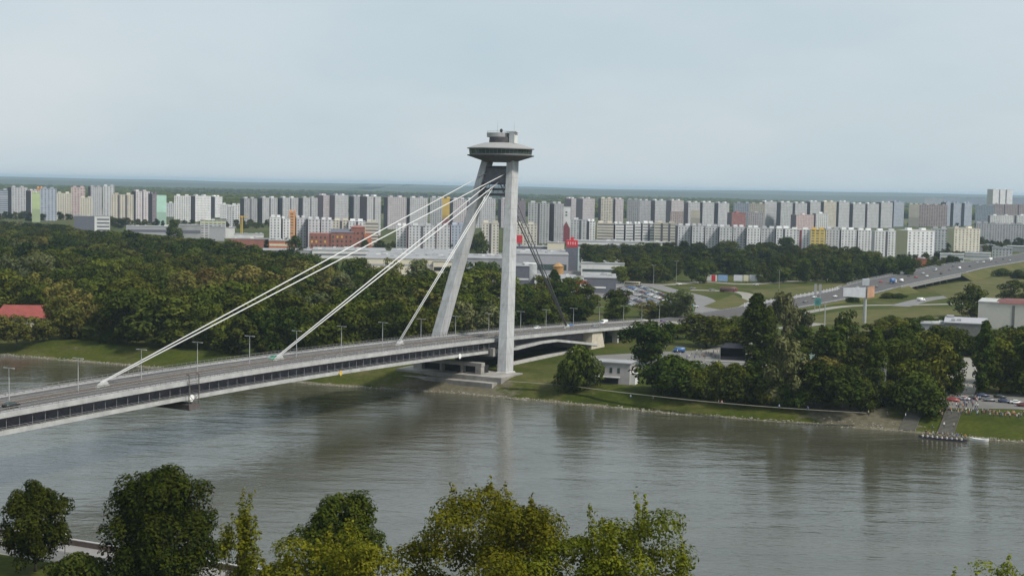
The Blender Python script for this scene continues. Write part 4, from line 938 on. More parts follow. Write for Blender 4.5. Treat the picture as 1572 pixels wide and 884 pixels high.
row([(875, 905, 338, 377, 'pale grey', 0, 'dark', 'grid', {'slots': 1}), (904, 917, 340, 379, 'white', -4, 'dark', 'grid'), (916, 941, 343, 381, 'beige', 0, 'dark', 'band'), (940, 957, 344, 381, 'white', 4, 'dark', 'band'), (956, 971, 344, 381, 'white', 4, 'dark', 'band'), (970, 983, 344, 380, 'white', 4, 'dark', 'band'), (983, 1005, 343, 380, 'white', 3, 'dark', 'band', {'slots': 1}), (1004, 1038, 343, 381, 'cream', 0, 'dark', 'band', {'slots': 2})],
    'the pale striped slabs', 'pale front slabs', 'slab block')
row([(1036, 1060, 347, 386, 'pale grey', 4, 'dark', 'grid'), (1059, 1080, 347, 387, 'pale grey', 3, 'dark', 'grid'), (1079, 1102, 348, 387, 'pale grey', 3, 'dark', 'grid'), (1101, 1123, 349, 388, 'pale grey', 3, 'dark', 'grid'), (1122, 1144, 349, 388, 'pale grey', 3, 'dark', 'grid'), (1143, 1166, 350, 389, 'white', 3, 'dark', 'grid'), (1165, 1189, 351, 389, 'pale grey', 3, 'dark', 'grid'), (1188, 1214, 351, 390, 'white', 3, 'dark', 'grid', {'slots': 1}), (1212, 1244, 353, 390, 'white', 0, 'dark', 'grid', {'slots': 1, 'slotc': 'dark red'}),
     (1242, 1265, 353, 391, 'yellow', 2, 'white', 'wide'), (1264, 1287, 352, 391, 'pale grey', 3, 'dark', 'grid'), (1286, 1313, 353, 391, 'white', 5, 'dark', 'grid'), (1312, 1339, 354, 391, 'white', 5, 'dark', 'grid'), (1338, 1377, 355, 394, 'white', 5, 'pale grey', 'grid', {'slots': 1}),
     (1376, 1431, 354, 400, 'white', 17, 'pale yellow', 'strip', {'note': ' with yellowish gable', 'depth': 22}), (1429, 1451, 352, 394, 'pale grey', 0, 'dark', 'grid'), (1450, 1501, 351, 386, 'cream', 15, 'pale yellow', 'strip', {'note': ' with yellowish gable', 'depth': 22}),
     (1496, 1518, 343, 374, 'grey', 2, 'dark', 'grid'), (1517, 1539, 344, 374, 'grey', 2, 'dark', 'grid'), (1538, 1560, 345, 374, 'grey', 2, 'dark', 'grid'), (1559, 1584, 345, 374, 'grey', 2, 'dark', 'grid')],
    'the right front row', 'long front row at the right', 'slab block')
# the white tower with the dark red pointed foot
tw = block(862, 875, 318, 374, 'white', 0, 'dark', 'none', label='slim white end wall with a dark red house-shaped lower half and red sign below', huts=0)
wpx = 13 * (at(868, 374) - CAM).length / FPX; Hh = top_z(868, 318, at(868, 374).y) - 5
q = MB(); y = -6.65; h1 = Hh * .42
q.face([(-wpx * .44, y, 0), (wpx * .44, y, 0), (wpx * .44, y, h1), (0, y, h1 * 1.45), (-wpx * .44, y, h1)]); q.face([(-wpx * .44, y - .12, 0), (wpx * .44, y - .12, 0), (wpx * .44, y - .12, h1), (0, y - .12, h1 * 1.45), (-wpx * .44, y - .12, h1)])
q.build('painted_gable', MATS['objcol'], tw, weld=False, color=WC['dark red'])
for k in (0, 1):
    q = MB(); q.box((0, -6.6, Hh * (.78 + .08 * k)), (2.2, .2, 1.6)); q.build('window', MATS['glass_dark'], tw)
# red foot of the yellow tower
pb = block(676, 690, 337, 352, 'dark red', 0, 'dark', 'none', label='dark red annex at the foot of the yellow tower behind the cables', huts=0, kind='building')
# ---------------------------------------------------------------- shopping halls and low buildings
def hall(x0, x1, yt, yb, mat, label, depth=30, roof='roof_grey', name='hall', cat='hall', rz=0, extras=None, band=None):
    base = at((x0 + x1) / 2, yb); mpp = (base - CAM).length / FPX; Lf = (x1 - x0) * mpp; H = top_z((x0 + x1) / 2, yt, base.y) - 5
    al = math.atan2(base.x, base.y); vd = Vector((base.x, base.y, 0)).normalized(); loc = base + vd * depth / 2; loc.z = 5
    o = thing(name, label, cat, loc, rz - al)
    q = MB(); q.box((0, 0, H / 2 - .5), (Lf, depth, H + 1)); q.build('walls', MATS[mat] if mat in MATS else FAC[mat], o, color=(.5, .5, .5))
    q = MB(); q.box((0, 0, H + .25), (Lf + .6, depth + .6, .5)); q.build('roof', MATS[roof], o)
    for k in range(max(3, min(26, int(Lf * depth / 330)))):
        q = MB(); q.box((rnd.uniform(-.42, .42) * Lf, rnd.uniform(-.4, .4) * depth, H + .9), (rnd.uniform(1.5, 5), rnd.uniform(1.5, 4), rnd.uniform(.8, 2))); q.build('roof_unit', MATS[rnd.choice(('white_wall', 'galv', 'grey_wall'))], o)
    if band:
        q = MB(); q.box((0, -depth / 2 - .06, H * band[0]), (Lf * .94, .16, H * band[1])); q.build('window_band', MATS[band[2]], o)
    return o, Lf, H
hall(560, 712, 398, 421, 'cream_wall', 'long beige shopping hall with flat grey roof behind the cables', 120, band=(.6, .12, 'grey_wall'))
hall(600, 720, 387, 397, 'white_wall', 'white flat-roofed hall with rooftop plant behind the beige shopping hall', 60)
hall(643, 664, 401, 421, 'sign_teal', 'dark green box on the front of the beige shopping hall', 8)
hall(665, 700, 402, 422, 'cream_wall', 'cream entrance block with dark openings beside the green box', 12, band=(.45, .3, 'black_frame'))
hall(480, 592, 385, 397, 'white_wall', 'low white sheds in front of the red brick factory', 60, band=(.5, .2, 'slate_wall'))
hall(404, 482, 385, 394, 'grey_wall', 'low grey shed left of the white sheds', 40)
hall(700, 770, 397, 440, 'roof_grey', 'grey hall between the two bridge legs', 60, band=(.62, .1, 'slate_wall'))
hall(784, 872, 391, 420, 'grey_wall', 'wide grey shopping hall right of the near bridge leg', 90, band=(.35, .3, 'glass_dark'))
hall(784, 812, 409, 452, 'slate_wall', 'dark grey hall block beside the near bridge leg', 30, band=(.55, .06, 'white_wall'))
ho, Lf, H = hall(820, 884, 428, 457, 'white_wall', 'white hall front with red lettering-like marks behind the poplar', 40)
for x in (-.34, -.2, .12, .2, .3):
    q = MB(); q.box((x * Lf, -20.1, H * .55), (1.6, .2, 1.8)); q.build('red_mark', MATS['sign_red'], ho)
ho, Lf, H = hall(896, 945, 427, 450, 'slate_wall', 'dark slate box hall with one pale stripe by the car park', 45, band=None)
q = MB(); q.box((-.12 * Lf, -22.6, H * .38), (Lf * .62, .2, 1.1)); q.build('pale_stripe', MATS['white_wall'], ho)
ho, Lf, H = hall(878, 900, 431, 450, 'sign_red', 'red shop sign wall with a white round emblem', 10)
q = MB(); q.lathe([(2.2, 0), (2.2, .3), (0, .3)], (0, 0, 0), 20); em = q.build('emblem', MATS['white_wall'], ho); em.rotation_euler = (R_(90), 0, 0); em.location = (2.2, -5.05, H * .55)
q = MB(); q.box((-2.6, -5.1, H * .55), (1.1, .3, 3.4)); q.build('emblem_bar', MATS['white_wall'], ho)
hall(892, 958, 405, 424, 'white_wall', 'stepped white hall with many roof units behind the dark slate box', 50, band=(.45, .2, 'glass_dark'))
hall(880, 1030, 372, 386, 'white_wall', 'long low white building before the pale front slabs', 40, band=(.55, .25, 'slate_wall'))
hall(840, 866, 373, 394, 'cream_wall', 'small cream block left of the red crowned tower', 20)
hall(783, 845, 379, 392, 'slate_wall', 'dark low hall under the far flats right of the near bridge leg', 30)
for k, x in enumerate((703, 715, 727, 740, 753)):
    sb0 = at(x, 444); h_ = top_z(x, 407 + (k % 2) * 3, sb0.y) - 5; so = thing('silo', 'grey round silo between the bridge legs, %s from the left' % ordw(k + 1), 'silo', (sb0.x, sb0.y - 6, 5), 0, 'grey silos between the legs')
    q = MB(); q.lathe([(2.5, -.5), (2.5, h_)], n=20); q.build('shell', MATS['galv'], so, smooth=True); q = MB(); q.lathe([(2.6, h_), (.6, h_ + 1.1), (0, h_ + 1.2)], n=20); q.build('cap', MATS['grey_wall'], so)
# silo, orange turret
si_b = at(813, 450); sH = top_z(813, 405, si_b.y) - 5
so = thing('silo', 'pale grey round tower between dark hall block and white hall front', 'silo', (si_b.x, si_b.y, 5))
q = MB(); q.lathe([(4.6, -.5), (4.6, sH), (0, sH)], n=32); q.build('shell', MATS['galv'], so, smooth=False); q = MB(); q.lathe([(4.8, sH), (4.8, sH + .6), (0, sH + .9)], n=32); q.build('cap', MATS['white_wall'], so)
tb = at(857, 424); so = thing('turret', 'small round orange-brown turret above the white hall front', 'turret', (tb.x, tb.y, 5)); tH = top_z(857, 403, tb.y) - 5
q = MB(); q.lathe([(4, 0), (4, tH - 3)], n=24); q.build('wall', M('ochre', (.36, .2, .07)), so); q = MB(); q.lathe([(4.6, tH - 3), (0, tH)], n=24); q.build('roof', MATS['ochre'], so)
# dark tower with the red crown
cb_ = at(878, 416); cH = top_z(878, 380, cb_.y) - 5; cw = 20 * (cb_ - CAM).length / FPX
ct = thing('sign_tower', 'dark blue-grey cube tower crowned by a red sign', 'tower', (cb_.x, cb_.y + 8, 5), -math.atan2(cb_.x, cb_.y))
q = MB(); q.box((0, 0, cH / 2), (cw, 14, cH)); q.build('shaft', MATS['slate_wall'], ct)
q = MB(); q.box((cw / 2 + .1, 0, cH / 2), (1.2, 14.4, cH - .4)); q.build('glass_edge', M('glass_pale', (.4, .52, .5), rough=.2), ct)
q = MB(); q.box((0, 0, cH + 3.1), (cw * .86, 10, 5.6)); cr_ = q.build('crown', MATS['sign_red'], ct)
for x in (-.3, -.12, .06, .24):
    q = MB(); q.box((x * cw, -5.1, cH + 3.4), (1.0, .2, 2.4)); q.build('letter_stroke', M('pink_mark', (.75, .3, .3)), cr_)
q = MB(); q.box((0, -1, cH + 7.2), (2.6, 1, 2.6)); q.build('sign_plate', MATS['sign_red'], ct)
rb_ = at(797, 392); ro = thing('sign_pylon', 'small red sign on a dark post right of the near bridge leg', 'sign', (rb_.x, rb_.y, 5)); rH = top_z(797, 361, rb_.y) - 5; rw = 9 * rb_.length / FPX
q = MB(); q.box((0, 0, rH - 4), (rw, 2.5, 8)); q.build('board', MATS['sign_red'], ro); q = MB(); q.box((0, 0, rH / 2 - 4), (2.2, 2.2, rH - 8)); q.build('post', MATS['slate_wall'], ro)
# red brick factory
fb = at(520, 384); mp_ = (fb - CAM).length / FPX; fo = thing('brick_factory', 'dark red brick factory with a square turret behind the cables', 'factory', (fb.x, fb.y + 14, 5), -math.atan2(fb.x, fb.y))
fz = lambda y: top_z(520, y, fb.y) - 5
for nm, x0, x1, yt, dp, mt in (('left_wing', 473, 506, 359, 24, 'brick_red'), ('main_hall', 505, 540, 357, 26, 'brick_red'), ('turret', 536, 557, 349, 20, 'brick_red'), ('right_wing', 556, 567, 359, 22, 'brick_bright')):
    M('brick_bright', (.42, .15, .08)); q = MB(); q.box(((x0 + x1 - 1040) / 2 * mp_, 0, fz(yt) / 2), ((x1 - x0) * mp_, dp, fz(yt))); wl = q.build('wall' if nm != 'turret' else 'turret', MATS[mt], fo)
    for j in range(int((x1 - x0) * mp_ / 4.5)):
        for i in range(3):
            q = MB(); q.box(((x0 - 520) * mp_ + 2.6 + j * 4.5, -dp / 2 - .04, fz(yt) * (.25 + .25 * i)), (1.7, .12, 2.2)); q.build('window', MATS['glass_dark'] if rnd.random() < .85 else MATS['yellow'], wl)
q = MB(); A = [((505 - 520) * mp_, -13.4, fz(357)), ((540 - 520) * mp_, -13.4, fz(357)), ((540 - 520) * mp_, 13.4, fz(357)), ((505 - 520) * mp_, 13.4, fz(357))]; q.frustum(A, [(a[0], a[1] * .15, fz(352)) for a in A]); q.build('roof', MATS['slate_wall'], fo)
q = MB(); A = [((536 - 520) * mp_, -10.4, fz(349)), ((557 - 520) * mp_, -10.4, fz(349)), ((557 - 520) * mp_, 10.4, fz(349)), ((536 - 520) * mp_, 10.4, fz(349))]; q.frustum(A, [((546.5 - 520) * mp_ + (a[0] - (546.5 - 520) * mp_) * .3, a[1] * .3, fz(346)) for a in A]); q.build('roof', MATS['brick_red'], fo)
hall(413, 446, 370, 385, 'brick_bright', 'low orange brick building left of the factory', 24, band=(.6, .22, 'cream_wall'))
hall(355, 412, 367, 380, 'brick_red', 'long low brown-red shed above the wood', 30)
# offices over the wood at the left
hall(146, 168, 332, 358, 'white_wall', 'small white office block with dark window bands above the wood', 20)
ob_, Lo, Ho = hall(115, 146, 332, 354, 'slate_wall', 'dark office wing beside the small white office block', 24)
obx = [o for o in COL.objects if o.get('label', '').startswith('small white office')][0]
bs = at(157, 358); Lf = 22 * (bs - CAM).length / FPX; H = top_z(157, 332, bs.y) - 5
for k in range(4):
    q = MB(); q.box((.06 * Lf, -10.05, H * (.18 + .21 * k)), (Lf * .8, .16, H * .09)); q.build('window_band', MATS['slate_wall'], obx)
hall(196, 266, 348, 361, 'grey_wall', 'long low grey works hall left of the fir tree', 30, band=(.5, .3, 'slate_wall'))
hall(262, 308, 346, 366, 'roof_grey', 'grey works hall with white roofs right of the fir tree', 30, band=(.5, .25, 'slate_wall'))
hall(308, 346, 339, 366, 'wide', 'pale grey office block with yellow-green top storey above the wood', 24, band=(.92, .1, 'pale_top') if M('pale_top', (.5, .52, .3)) else None)
hall(322, 344, 349, 370, 'grey_wall', 'plain grey block in front of the pale office', 16); hall(342, 360, 350, 366, 'white_wall', 'small white cube right of the pale office', 16)
hall(360, 404, 360, 369, 'white_wall', 'low white shed right of the small white cube', 24)
plant_px(('dark', 2), 268, 376, 338, 26, 'tall dark fir-like tree standing between the two grey works halls', None)
plant_px(('poplar', 0), 850, 462, 414, 20, 'slim dark poplar in front of the white hall front', None)
plant_px(('dark', 3), 738, 404, 356, 24, 'dark tree between the bridge legs before the cream slab', None); plant_px(('dark', 0), 452, 394, 362, 26, 'dark tree beside the orange brick building', None)
plant_px(('dark', 1), 1206, 398, 364, 28, 'tall dark tree before the front slabs left of the yellow block', None); plant_px(('dark', 2), 1025, 392, 372, 20, 'dark tree before the slabs where the pale and grey rows meet', None)
# construction crane mast
cbp = at(371, 362); cH = top_z(371, 333, cbp.y) - 5; co = thing('tower_crane', 'thin yellow crane mast among the works halls', 'crane', (cbp.x, cbp.y, 5))
q = MB()
for a, b_ in ((-1, -1), (1, -1), (1, 1), (-1, 1)): q.tube((a, b_, 0), (a, b_, cH), .35, n=4)
for k in range(int(cH / 3)): q.tube((-1, -1, k * 3), (1, -1, k * 3 + 3), .2, n=4); q.tube((1, -1, k * 3), (-1, -1, k * 3 + 3), .2, n=4)
q.build('mast', MATS['yellow'], co, weld=False); q = MB(); q.box((2, 0, cH + .6), (12, 1.4, 1.2)); q.build('jib', MATS['yellow'], co); q = MB(); q.box((0, -1.4, cH - 1), (1.8, 1.8, 2.4)); q.build('cab', MATS['orange'], co)
# right side: low white buildings by the highway
hall(1444, 1478, 391, 404, 'white_wall', 'low white sheds left of the highway bend', 30, band=(.5, .3, 'slate_wall')); hall(1470, 1518, 389, 399, 'white_wall', 'long low white shed beyond the highway', 30, band=(.55, .3, 'grey_wall'))
hall(1524, 1552, 381, 396, 'grid', 'small white office block beside the highway bend', 18); hall(1505, 1572, 378, 386, 'roof_grey', 'low flat hall behind the small white office', 30)
hall(1405, 1422, 398, 408, 'brick_bright', 'small house with pinkish red roof below the yellow end wall', 10, 'roof_red')
hall(1245, 1262, 385, 393, 'white_wall', 'small white shed at the foot of the yellow block', 10); hall(1208, 1222, 396, 401, 'white_wall', 'tiny white shed among the belt of trees', 8)
# big pale building with red roof edge at the right
base = at(1546, 506); mp_ = (base - CAM).length / FPX; Wd = 74 * mp_; Hd = top_z(1540, 466, base.y) - 5
wb = thing('warehouse', 'big plain pale building with dark red roof edge at the right edge', 'building', (base.x + 4, base.y + 14, 5), -math.atan2(base.x, base.y) - .05)
q = MB(); q.box((0, 0, Hd / 2), (Wd, 28, Hd)); q.build('walls', M('plain_render', (.55, .52, .48), var=.05), wb)
q = MB(); q.frustum([(-Wd / 2 + 6, -14.4, Hd), (Wd / 2 + 1, -14.4, Hd), (Wd / 2 + 1, 14.4, Hd), (-Wd / 2 + 6, 14.4, Hd)], [(-Wd / 2 + 13, -6, Hd + 1.5), (Wd / 2 + 1, -10, Hd + 1.5), (Wd / 2 + 1, 10, Hd + 1.5), (-Wd / 2 + 13, 6, Hd + 1.5)]); q.build('roof', M('roof_maroon', (.15, .06, .055), var=.2), wb)
q = MB(); q.box((Wd * .16, -14.05, Hd * .5), (1.4, .2, Hd * .86)); q.build('door', MATS['dark_concrete'], wb); q = MB(); q.box((-Wd / 2 + 5, 0, Hd + .3), (10.4, 28.4, .6)); q.build('coping', MATS['pale_concrete'], wb)
hall(1452, 1512, 497, 516, 'dark_concrete', 'low building with broad grey roof in front of the plain pale building', 34, 'grey_wall')
hall(1415, 1450, 498, 508, 'grey_wall', 'small flat shed with white roof left of the broad grey roof', 14, 'roof_grey')
hall(1228, 1270, 537, 552, 'glass_pale', 'low pavilion with pale teal roof among the right bank trees', 12, 'glass_pale')
# red roofed pavilion in the wood
rp = thing('pavilion', 'low building with big red roof in the riverside wood at the left edge', 'building', (HOUSE.x, HOUSE.y + 2, 5), .1)
q = MB(); q.box((0, 0, 2.5), (23, 11, 5.4)); q.build('walls', MATS['cream_wall'], rp); q = MB(); q.frustum([(-13, -7, 5.1), (13, -7, 5.1), (13, 7, 5.1), (-13, 7, 5.1)], [(-9.5, -.3, 10.4), (9.5, -.3, 10.4), (9.5, .3, 10.4), (-9.5, .3, 10.4)]); q.build('roof', MATS['roof_red'], rp)
# pale boathouse on the bank
bp_ = at(946, 590); mp_ = (bp_ - CAM).length / FPX
bh = thing('boathouse', 'pale two-storey boathouse with three windows between the bushes on the bank', 'building', (bp_.x, bp_.y + 5.5, 4.6), math.atan2(-.45, 1) + .12)
q = MB(); q.box((0, 0, 3.9), (12.6, 9, 7.8)); q.build('walls', M('boathouse_wall', (.40, .38, .38), var=.08), bh)
q = MB(); q.box((0, 0, 8.0), (13.4, 9.8, .45)); q.build('roof', MATS['roof_grey'], bh)
for x in (-3.4, -.6, 2.2):
    q = MB(); q.box((x, -4.53, 5.3), (1.0, .1, 1.9)); wn_ = q.build('window', MATS['glass_dark'], bh)
q = MB(); q.box((-1.5, -5.3, 2.9), (8.6, 1.6, .25)); q.build('balcony', MATS['pale_concrete'], bh); q = MB(); q.box((-1.8, -4.56, 1.5), (8.0, .16, 1.9)); q.build('boat_door', MATS['black_frame'], bh)
q = MB(); q.box((7.2, -1, 2.2), (1.8, 5, 4.4)); q.build('stair', MATS['white_wall'], bh)
# tall slab monument, stage tent, counter
mp0 = at(1353, 620); mo = thing('monument', 'tall dark grey slab with white cap and white base among the bank trees', 'monument', (mp0.x, mp0.y, 5), -.3); mH = top_z(1352, 545, mp0.y) - 5
q = MB(); q.box((0, 0, mH / 2), (2.4, 1.6, mH)); q.build('slab', MATS['grey_wall'], mo); q = MB(); q.box((-.6, -.1, mH - .6), (2.0, 2.2, 1.4)); q.build('cap', MATS['white_wall'], mo); q = MB(); q.box((0, -.2, 1.2), (3.0, 2.4, 2.4)); q.build('base', MATS['white_wall'], mo)
sp0 = at(1127, 553); st = thing('stage_tent', 'black open stage tent on the square behind the right bank', 'tent', (sp0.x, sp0.y + 4, 5), -.15)
q = MB(); q.box((0, 3.4, 2.6), (10.4, .3, 5.2)); q.build('back_cloth', MATS['black_cloth'], st); q = MB(); q.frustum([(-5.4, -3.8, 5), (5.4, -3.8, 5), (5.4, 3.8, 5), (-5.4, 3.8, 5)], [(-3.2, -.6, 6.6), (3.2, -.6, 6.6), (3.2, .6, 6.6), (-3.2, .6, 6.6)]); q.build('canopy', MATS['black_cloth'], st)
for x in (-5.2, 5.2):
    q = MB(); q.box((x, 1.2, 2.5), (.25, 4.6, 5)); q.build('side_cloth', MATS['black_cloth'], st); q = MB(); q.tube((x, -3.7, 0), (x, -3.7, 5), .09); q.build('pole', MATS['galv'], st)
q = MB(); q.box((0, 0, .6), (10, 7, 1.2)); q.build('platform', MATS['black_cloth'], st)
sp0 = at(1112, 560); lw_ = thing('low_wall', 'low pale wall in front of the black stage tent', 'wall', (sp0.x, sp0.y, 5), -.15); q = MB(); q.box((0, 0, .7), (15, .4, 1.4)); q.build('wall_face', MATS['pale_concrete'], lw_); q = MB(); q.box((0, 0, 1.45), (15.2, .6, .14)); q.build('coping', MATS['white_wall'], lw_)
# small parasols / tents glimpsed between the trees
for x, yb, w_, lab in ((1325, 553, 11, 'white tent roof left of the slim poplar on the right bank'), (1322, 572, 16, 'white parasol beneath the slim poplar on the right bank'), (1405, 578, 14, 'white tent roof right of the tall slab monument')):
    p = at(x, yb, 5); to = thing('party_tent', lab, 'tent', (p.x, p.y, 5)); k = w_ * p.length / FPX / 2
    q = MB(); q.frustum([(-k, -k, 5.6), (k, -k, 5.6), (k, k, 5.6), (-k, k, 5.6)], [(-.2, -.2, 7), (.2, -.2, 7), (.2, .2, 7), (-.2, .2, 7)]); q.build('roof', MATS['white_wall'], to)
    for a in (-1, 1):
        for b_ in (-1, 1): q = MB(); q.tube((a * k * .95, b_ * k * .95, 0), (a * k * .95, b_ * k * .95, 5.6), .07); q.build('pole', MATS['galv'], to)
# ================================================================= STREET FURNITURE
def s_at_px(x, n_=0.0):
    lo, hi = -420.0, 330.0
    for _ in range(40):
        m2 = (lo + hi) / 2
        if px_of(bw(n_, m2, zdeck(m2)))[0] < x: lo = m2
        else: hi = m2
    return lo
lp = thing('street_lamp', '', 'street lamp', (0, 0, -50), 0, 'double-armed lamps along the bridge')
q = MB(); q.tube((0, 0, 0), (0, 0, 8.3), .14, .08, 8); q.tube((-1.3, 0, 8.45), (1.3, 0, 8.45), .07, n=6); q.build('pole', MATS['galv'], lp)
for sg in (-1, 1):
    q = MB(); q.box((sg * 1.35, 0, 8.42), (.95, .34, .16)); q.build('lamp_head', MATS['pale_concrete'], lp)
lx = [14, 120, 217, 303, 383, 455, 524, 587, 646, 699, 750, 799, 838, 880, 920, 957, 985, 1012]
for k, x in enumerate(lx):
    s = s_at_px(x); lab = 'double-armed grey lamp on the bridge median, %s from the left' % ordw(k + 1); loc = bw(0, s, zdeck(s) + .15)
    if k == 0: lp.location = loc; lp.rotation_euler = (0, 0, -TH); lp['label'] = lab
    else: dup(lp, loc, -TH, lab, lp['group'])
# quay lamps at the lower left
def quay_lamp(x, depth, z, h, arm, label):
    b_ = at_d(x, 600, depth); o = thing('street_lamp', label, 'street lamp', (b_.x, b_.y, z), 0, 'lamps of the quay road')
    q = MB(); q.tube((0, 0, 0), (0, 0, h), .09, .06, 8)
    if arm: q.tube((0, 0, h), (arm * .45, 0, h + .45), .05, n=6); q.tube((arm * .45, 0, h + .45), (arm, 0, h + .42), .05, n=6)
    q.build('pole', M('lamp_pole', (.10, .085, .08)), o); q = MB()
    if arm: q.lathe([(0, -.14), (.3, -.06), (.34, .06), (.1, .18), (0, .18)], (arm * 1.15, 0, h + .42), 12)
    else: q.lathe([(0, -.3), (.28, -.18), (.34, .05), (.2, .28), (0, .32)], (0, 0, h + .25), 12)
    q.build('lamp_head', M('lamp_glass', (.85, .85, .82), rough=.3, var=.03), o, smooth=True)
quay_lamp(178, 240, 6, 8.2, -1.9, 'tall lamp with one curved arm left of the largest quay tree')
quay_lamp(99, 259, 6, 3.3, 0, 'short globe lamp on the quay right of the left lawn tree')
quay_lamp(21, 252, 6, 3.9, 0, 'short globe lamp beneath the left lawn tree crown')
quay_lamp(219, 230, 6, 2.2, 0, 'low globe lamp at the foot of the largest quay tree')
# tall lamp masts and posts on the land side
def mast(x, yb, yt, label, r=.2, heads=2, z=5, mat='galv'):
    b_ = at(x, yb, z); h = top_z(x, yt, b_.y) - z; o = thing('lamp_post', label, 'lamp post', (b_.x, b_.y, z), -math.atan2(b_.x, b_.y))
    q = MB(); q.tube((0, 0, 0), (0, 0, h), r, r * .55, 8); q.build('pole', MATS[mat], o)
    for sg in ((-1, 1) if heads == 2 else (0,)):
        q = MB(); q.tube((0, 0, h), (sg * 1.2, 0, h + .1), .06, n=5); q.box((sg * 1.3, 0, h + .1), (.9, .4, .18)); q.build('lamp_head', MATS['pale_concrete'], o)
mast(1264, 548, 468, 'tallest pale lamp mast rising from the right bank trees beside the teal pavilion', .34, 0)
for x, yb, yt, lab in ((1003, 441, 407, 'grey lamp post left of the car park trees before the belt'), (1038, 433, 401, 'tallest thin lamp post before the belt of trees'), (1075, 433, 410, 'lamp post left of the red and white hoarding'), (1196, 443, 415, 'lamp post before the belt of trees right of the white hoardings'), (1443, 405, 380, 'thin lamp post near the yellow end wall'), (1020, 560, 530, 'lamp post on the square in the shade of the broad tree')): mast(x, yb, yt, lab, .13)
# billboard on a monopole
b_ = at(1327, 496); D_ = b_.y; zt = lambda y: top_z(1327, y, D_) - 5; mpp = (b_ - CAM).length / FPX
bb = thing('billboard', 'large two-sided billboard on a tall grey column beside the highway', 'billboard', (b_.x, b_.y, 5), -math.atan2(b_.x, b_.y))
q = MB(); q.tube((0, 0, 0), (0, 0, zt(438)), .95, .85, 12); q.build('column', MATS['galv'], bb)
q = MB(); q.frustum([(-32 * mpp, -4.5, zt(455)), (0, -1.2, zt(457)), (0, -.7, zt(457)), (-32 * mpp, -4, zt(455))], [(-32 * mpp, -4.5, zt(442)), (0, -1.2, zt(441)), (0, -.7, zt(441)), (-32 * mpp, -4, zt(442))]); q.build('panel', M('pale_panel', (.55, .56, .60), var=.1), bb)
q = MB(); q.frustum([(1, -1.2, zt(457)), (13 * mpp, 4.5, zt(456)), (13 * mpp, 5, zt(456)), (1, -.7, zt(457))], [(1, -1.2, zt(441)), (13 * mpp, 4.5, zt(439)), (13 * mpp, 5, zt(439)), (1, -.7, zt(441))]); q.build('panel', M('orange_panel', (.40, .23, .15), var=.3, scale=.2), bb)
q = MB(); q.box((0, 0, (zt(438) + zt(428)) / 2), (10 * mpp, 2.2, zt(428) - zt(438))); q.build('top_box', MATS['pale_panel'], bb)
# gantry posts and green sign
b_ = at(1255, 478); zt = lambda y: top_z(1255, y, b_.y) - 5; mpp = (b_ - CAM).length / FPX
gs_ = thing('road_sign', 'green road sign and two grey upright panels on posts beside the highway', 'road sign', (b_.x, b_.y, 5), -math.atan2(b_.x, b_.y))
for x in (-4, 3):
    q = MB(); q.tube((x * mpp, 0, 0), (x * mpp, 0, zt(452)), .2, n=6); q.build('post', MATS['galv'], gs_); q = MB(); q.box((x * mpp, -.3, (zt(436) + zt(452)) / 2), (3.6 * mpp, .3, zt(436) - zt(452))); q.build('panel', MATS['grey_wall'], gs_)
q = MB(); q.box((0, -.5, (zt(458) + zt(468)) / 2), (9 * mpp, .25, zt(458) - zt(468))); sb = q.build('sign_board', MATS['sign_teal'], gs_)
q = MB(); q.box((0, -.7, (zt(459.5) + zt(466)) / 2), (4 * mpp, .1, (zt(459.5) - zt(466)) * .6)); q.build('sign_mark', MATS['slate_wall'], sb)
# teal direction sign over the bridge approach
s = s_at_px(1060, -9); loc = bw(-9.5, s, zdeck(s)); mpp = (loc - CAM).length / FPX
ts = thing('road_sign', 'teal direction sign on two posts at the land end of the bridge', 'road sign', loc, -TH * .6)
for x in (-1.2, 1.2):
    q = MB(); q.tube((x, 0, 0), (x, 0, 5.6), .11, n=6); q.build('post', MATS['galv'], ts)
q = MB(); q.box((0, -.18, 4.0), (10.5 * mpp, .14, 11.5 * mpp)); sb = q.build('sign_board', MATS['sign_teal'], ts)
for dz in (.55, -.1, -.75):
    q = MB(); q.box((0, -.28, 4.0 + dz), (1.7, .05, .22)); q.build('sign_line', M('sign_pale', (.3, .5, .48)), sb)
# hoardings by the belt of trees
for x0, x1, mt, lab in ((1083, 1101, 'white_wall', 'white hoarding with a red right half before the belt of trees'), (1102, 1117, 'blue_board', 'pale blue hoarding beside the red and white one'), (1126, 1140, 'pale_panel', 'plain white hoarding right of the blue one'), (1141, 1149, 'cream_wall', 'narrow cream hoarding between two white ones'), (1150, 1168, 'pale_panel', 'widest white hoarding before the belt of trees')):
    b_ = at((x0 + x1) / 2, 434); mpp = (b_ - CAM).length / FPX; o = thing('hoarding', lab, 'hoarding', (b_.x, b_.y, 5), -math.atan2(b_.x, b_.y), 'hoardings before the belt of trees'); wv = (x1 - x0) * mpp * .95; h_ = 4.6
    q = MB(); q.box((0, 0, 3.6), (wv, .3, h_)); q.build('panel', MATS[mt], o)
    for x in (-.35, .35): q = MB(); q.tube((x * wv, .2, 0), (x * wv, .2, 4), .14, n=5); q.build('post', MATS['steel_grey'], o)
    if x0 == 1083: q = MB(); q.box((wv * .18, -.2, 3.6), (wv * .34, .1, h_ * .98)); q.build('red_field', MATS['sign_red'], o)
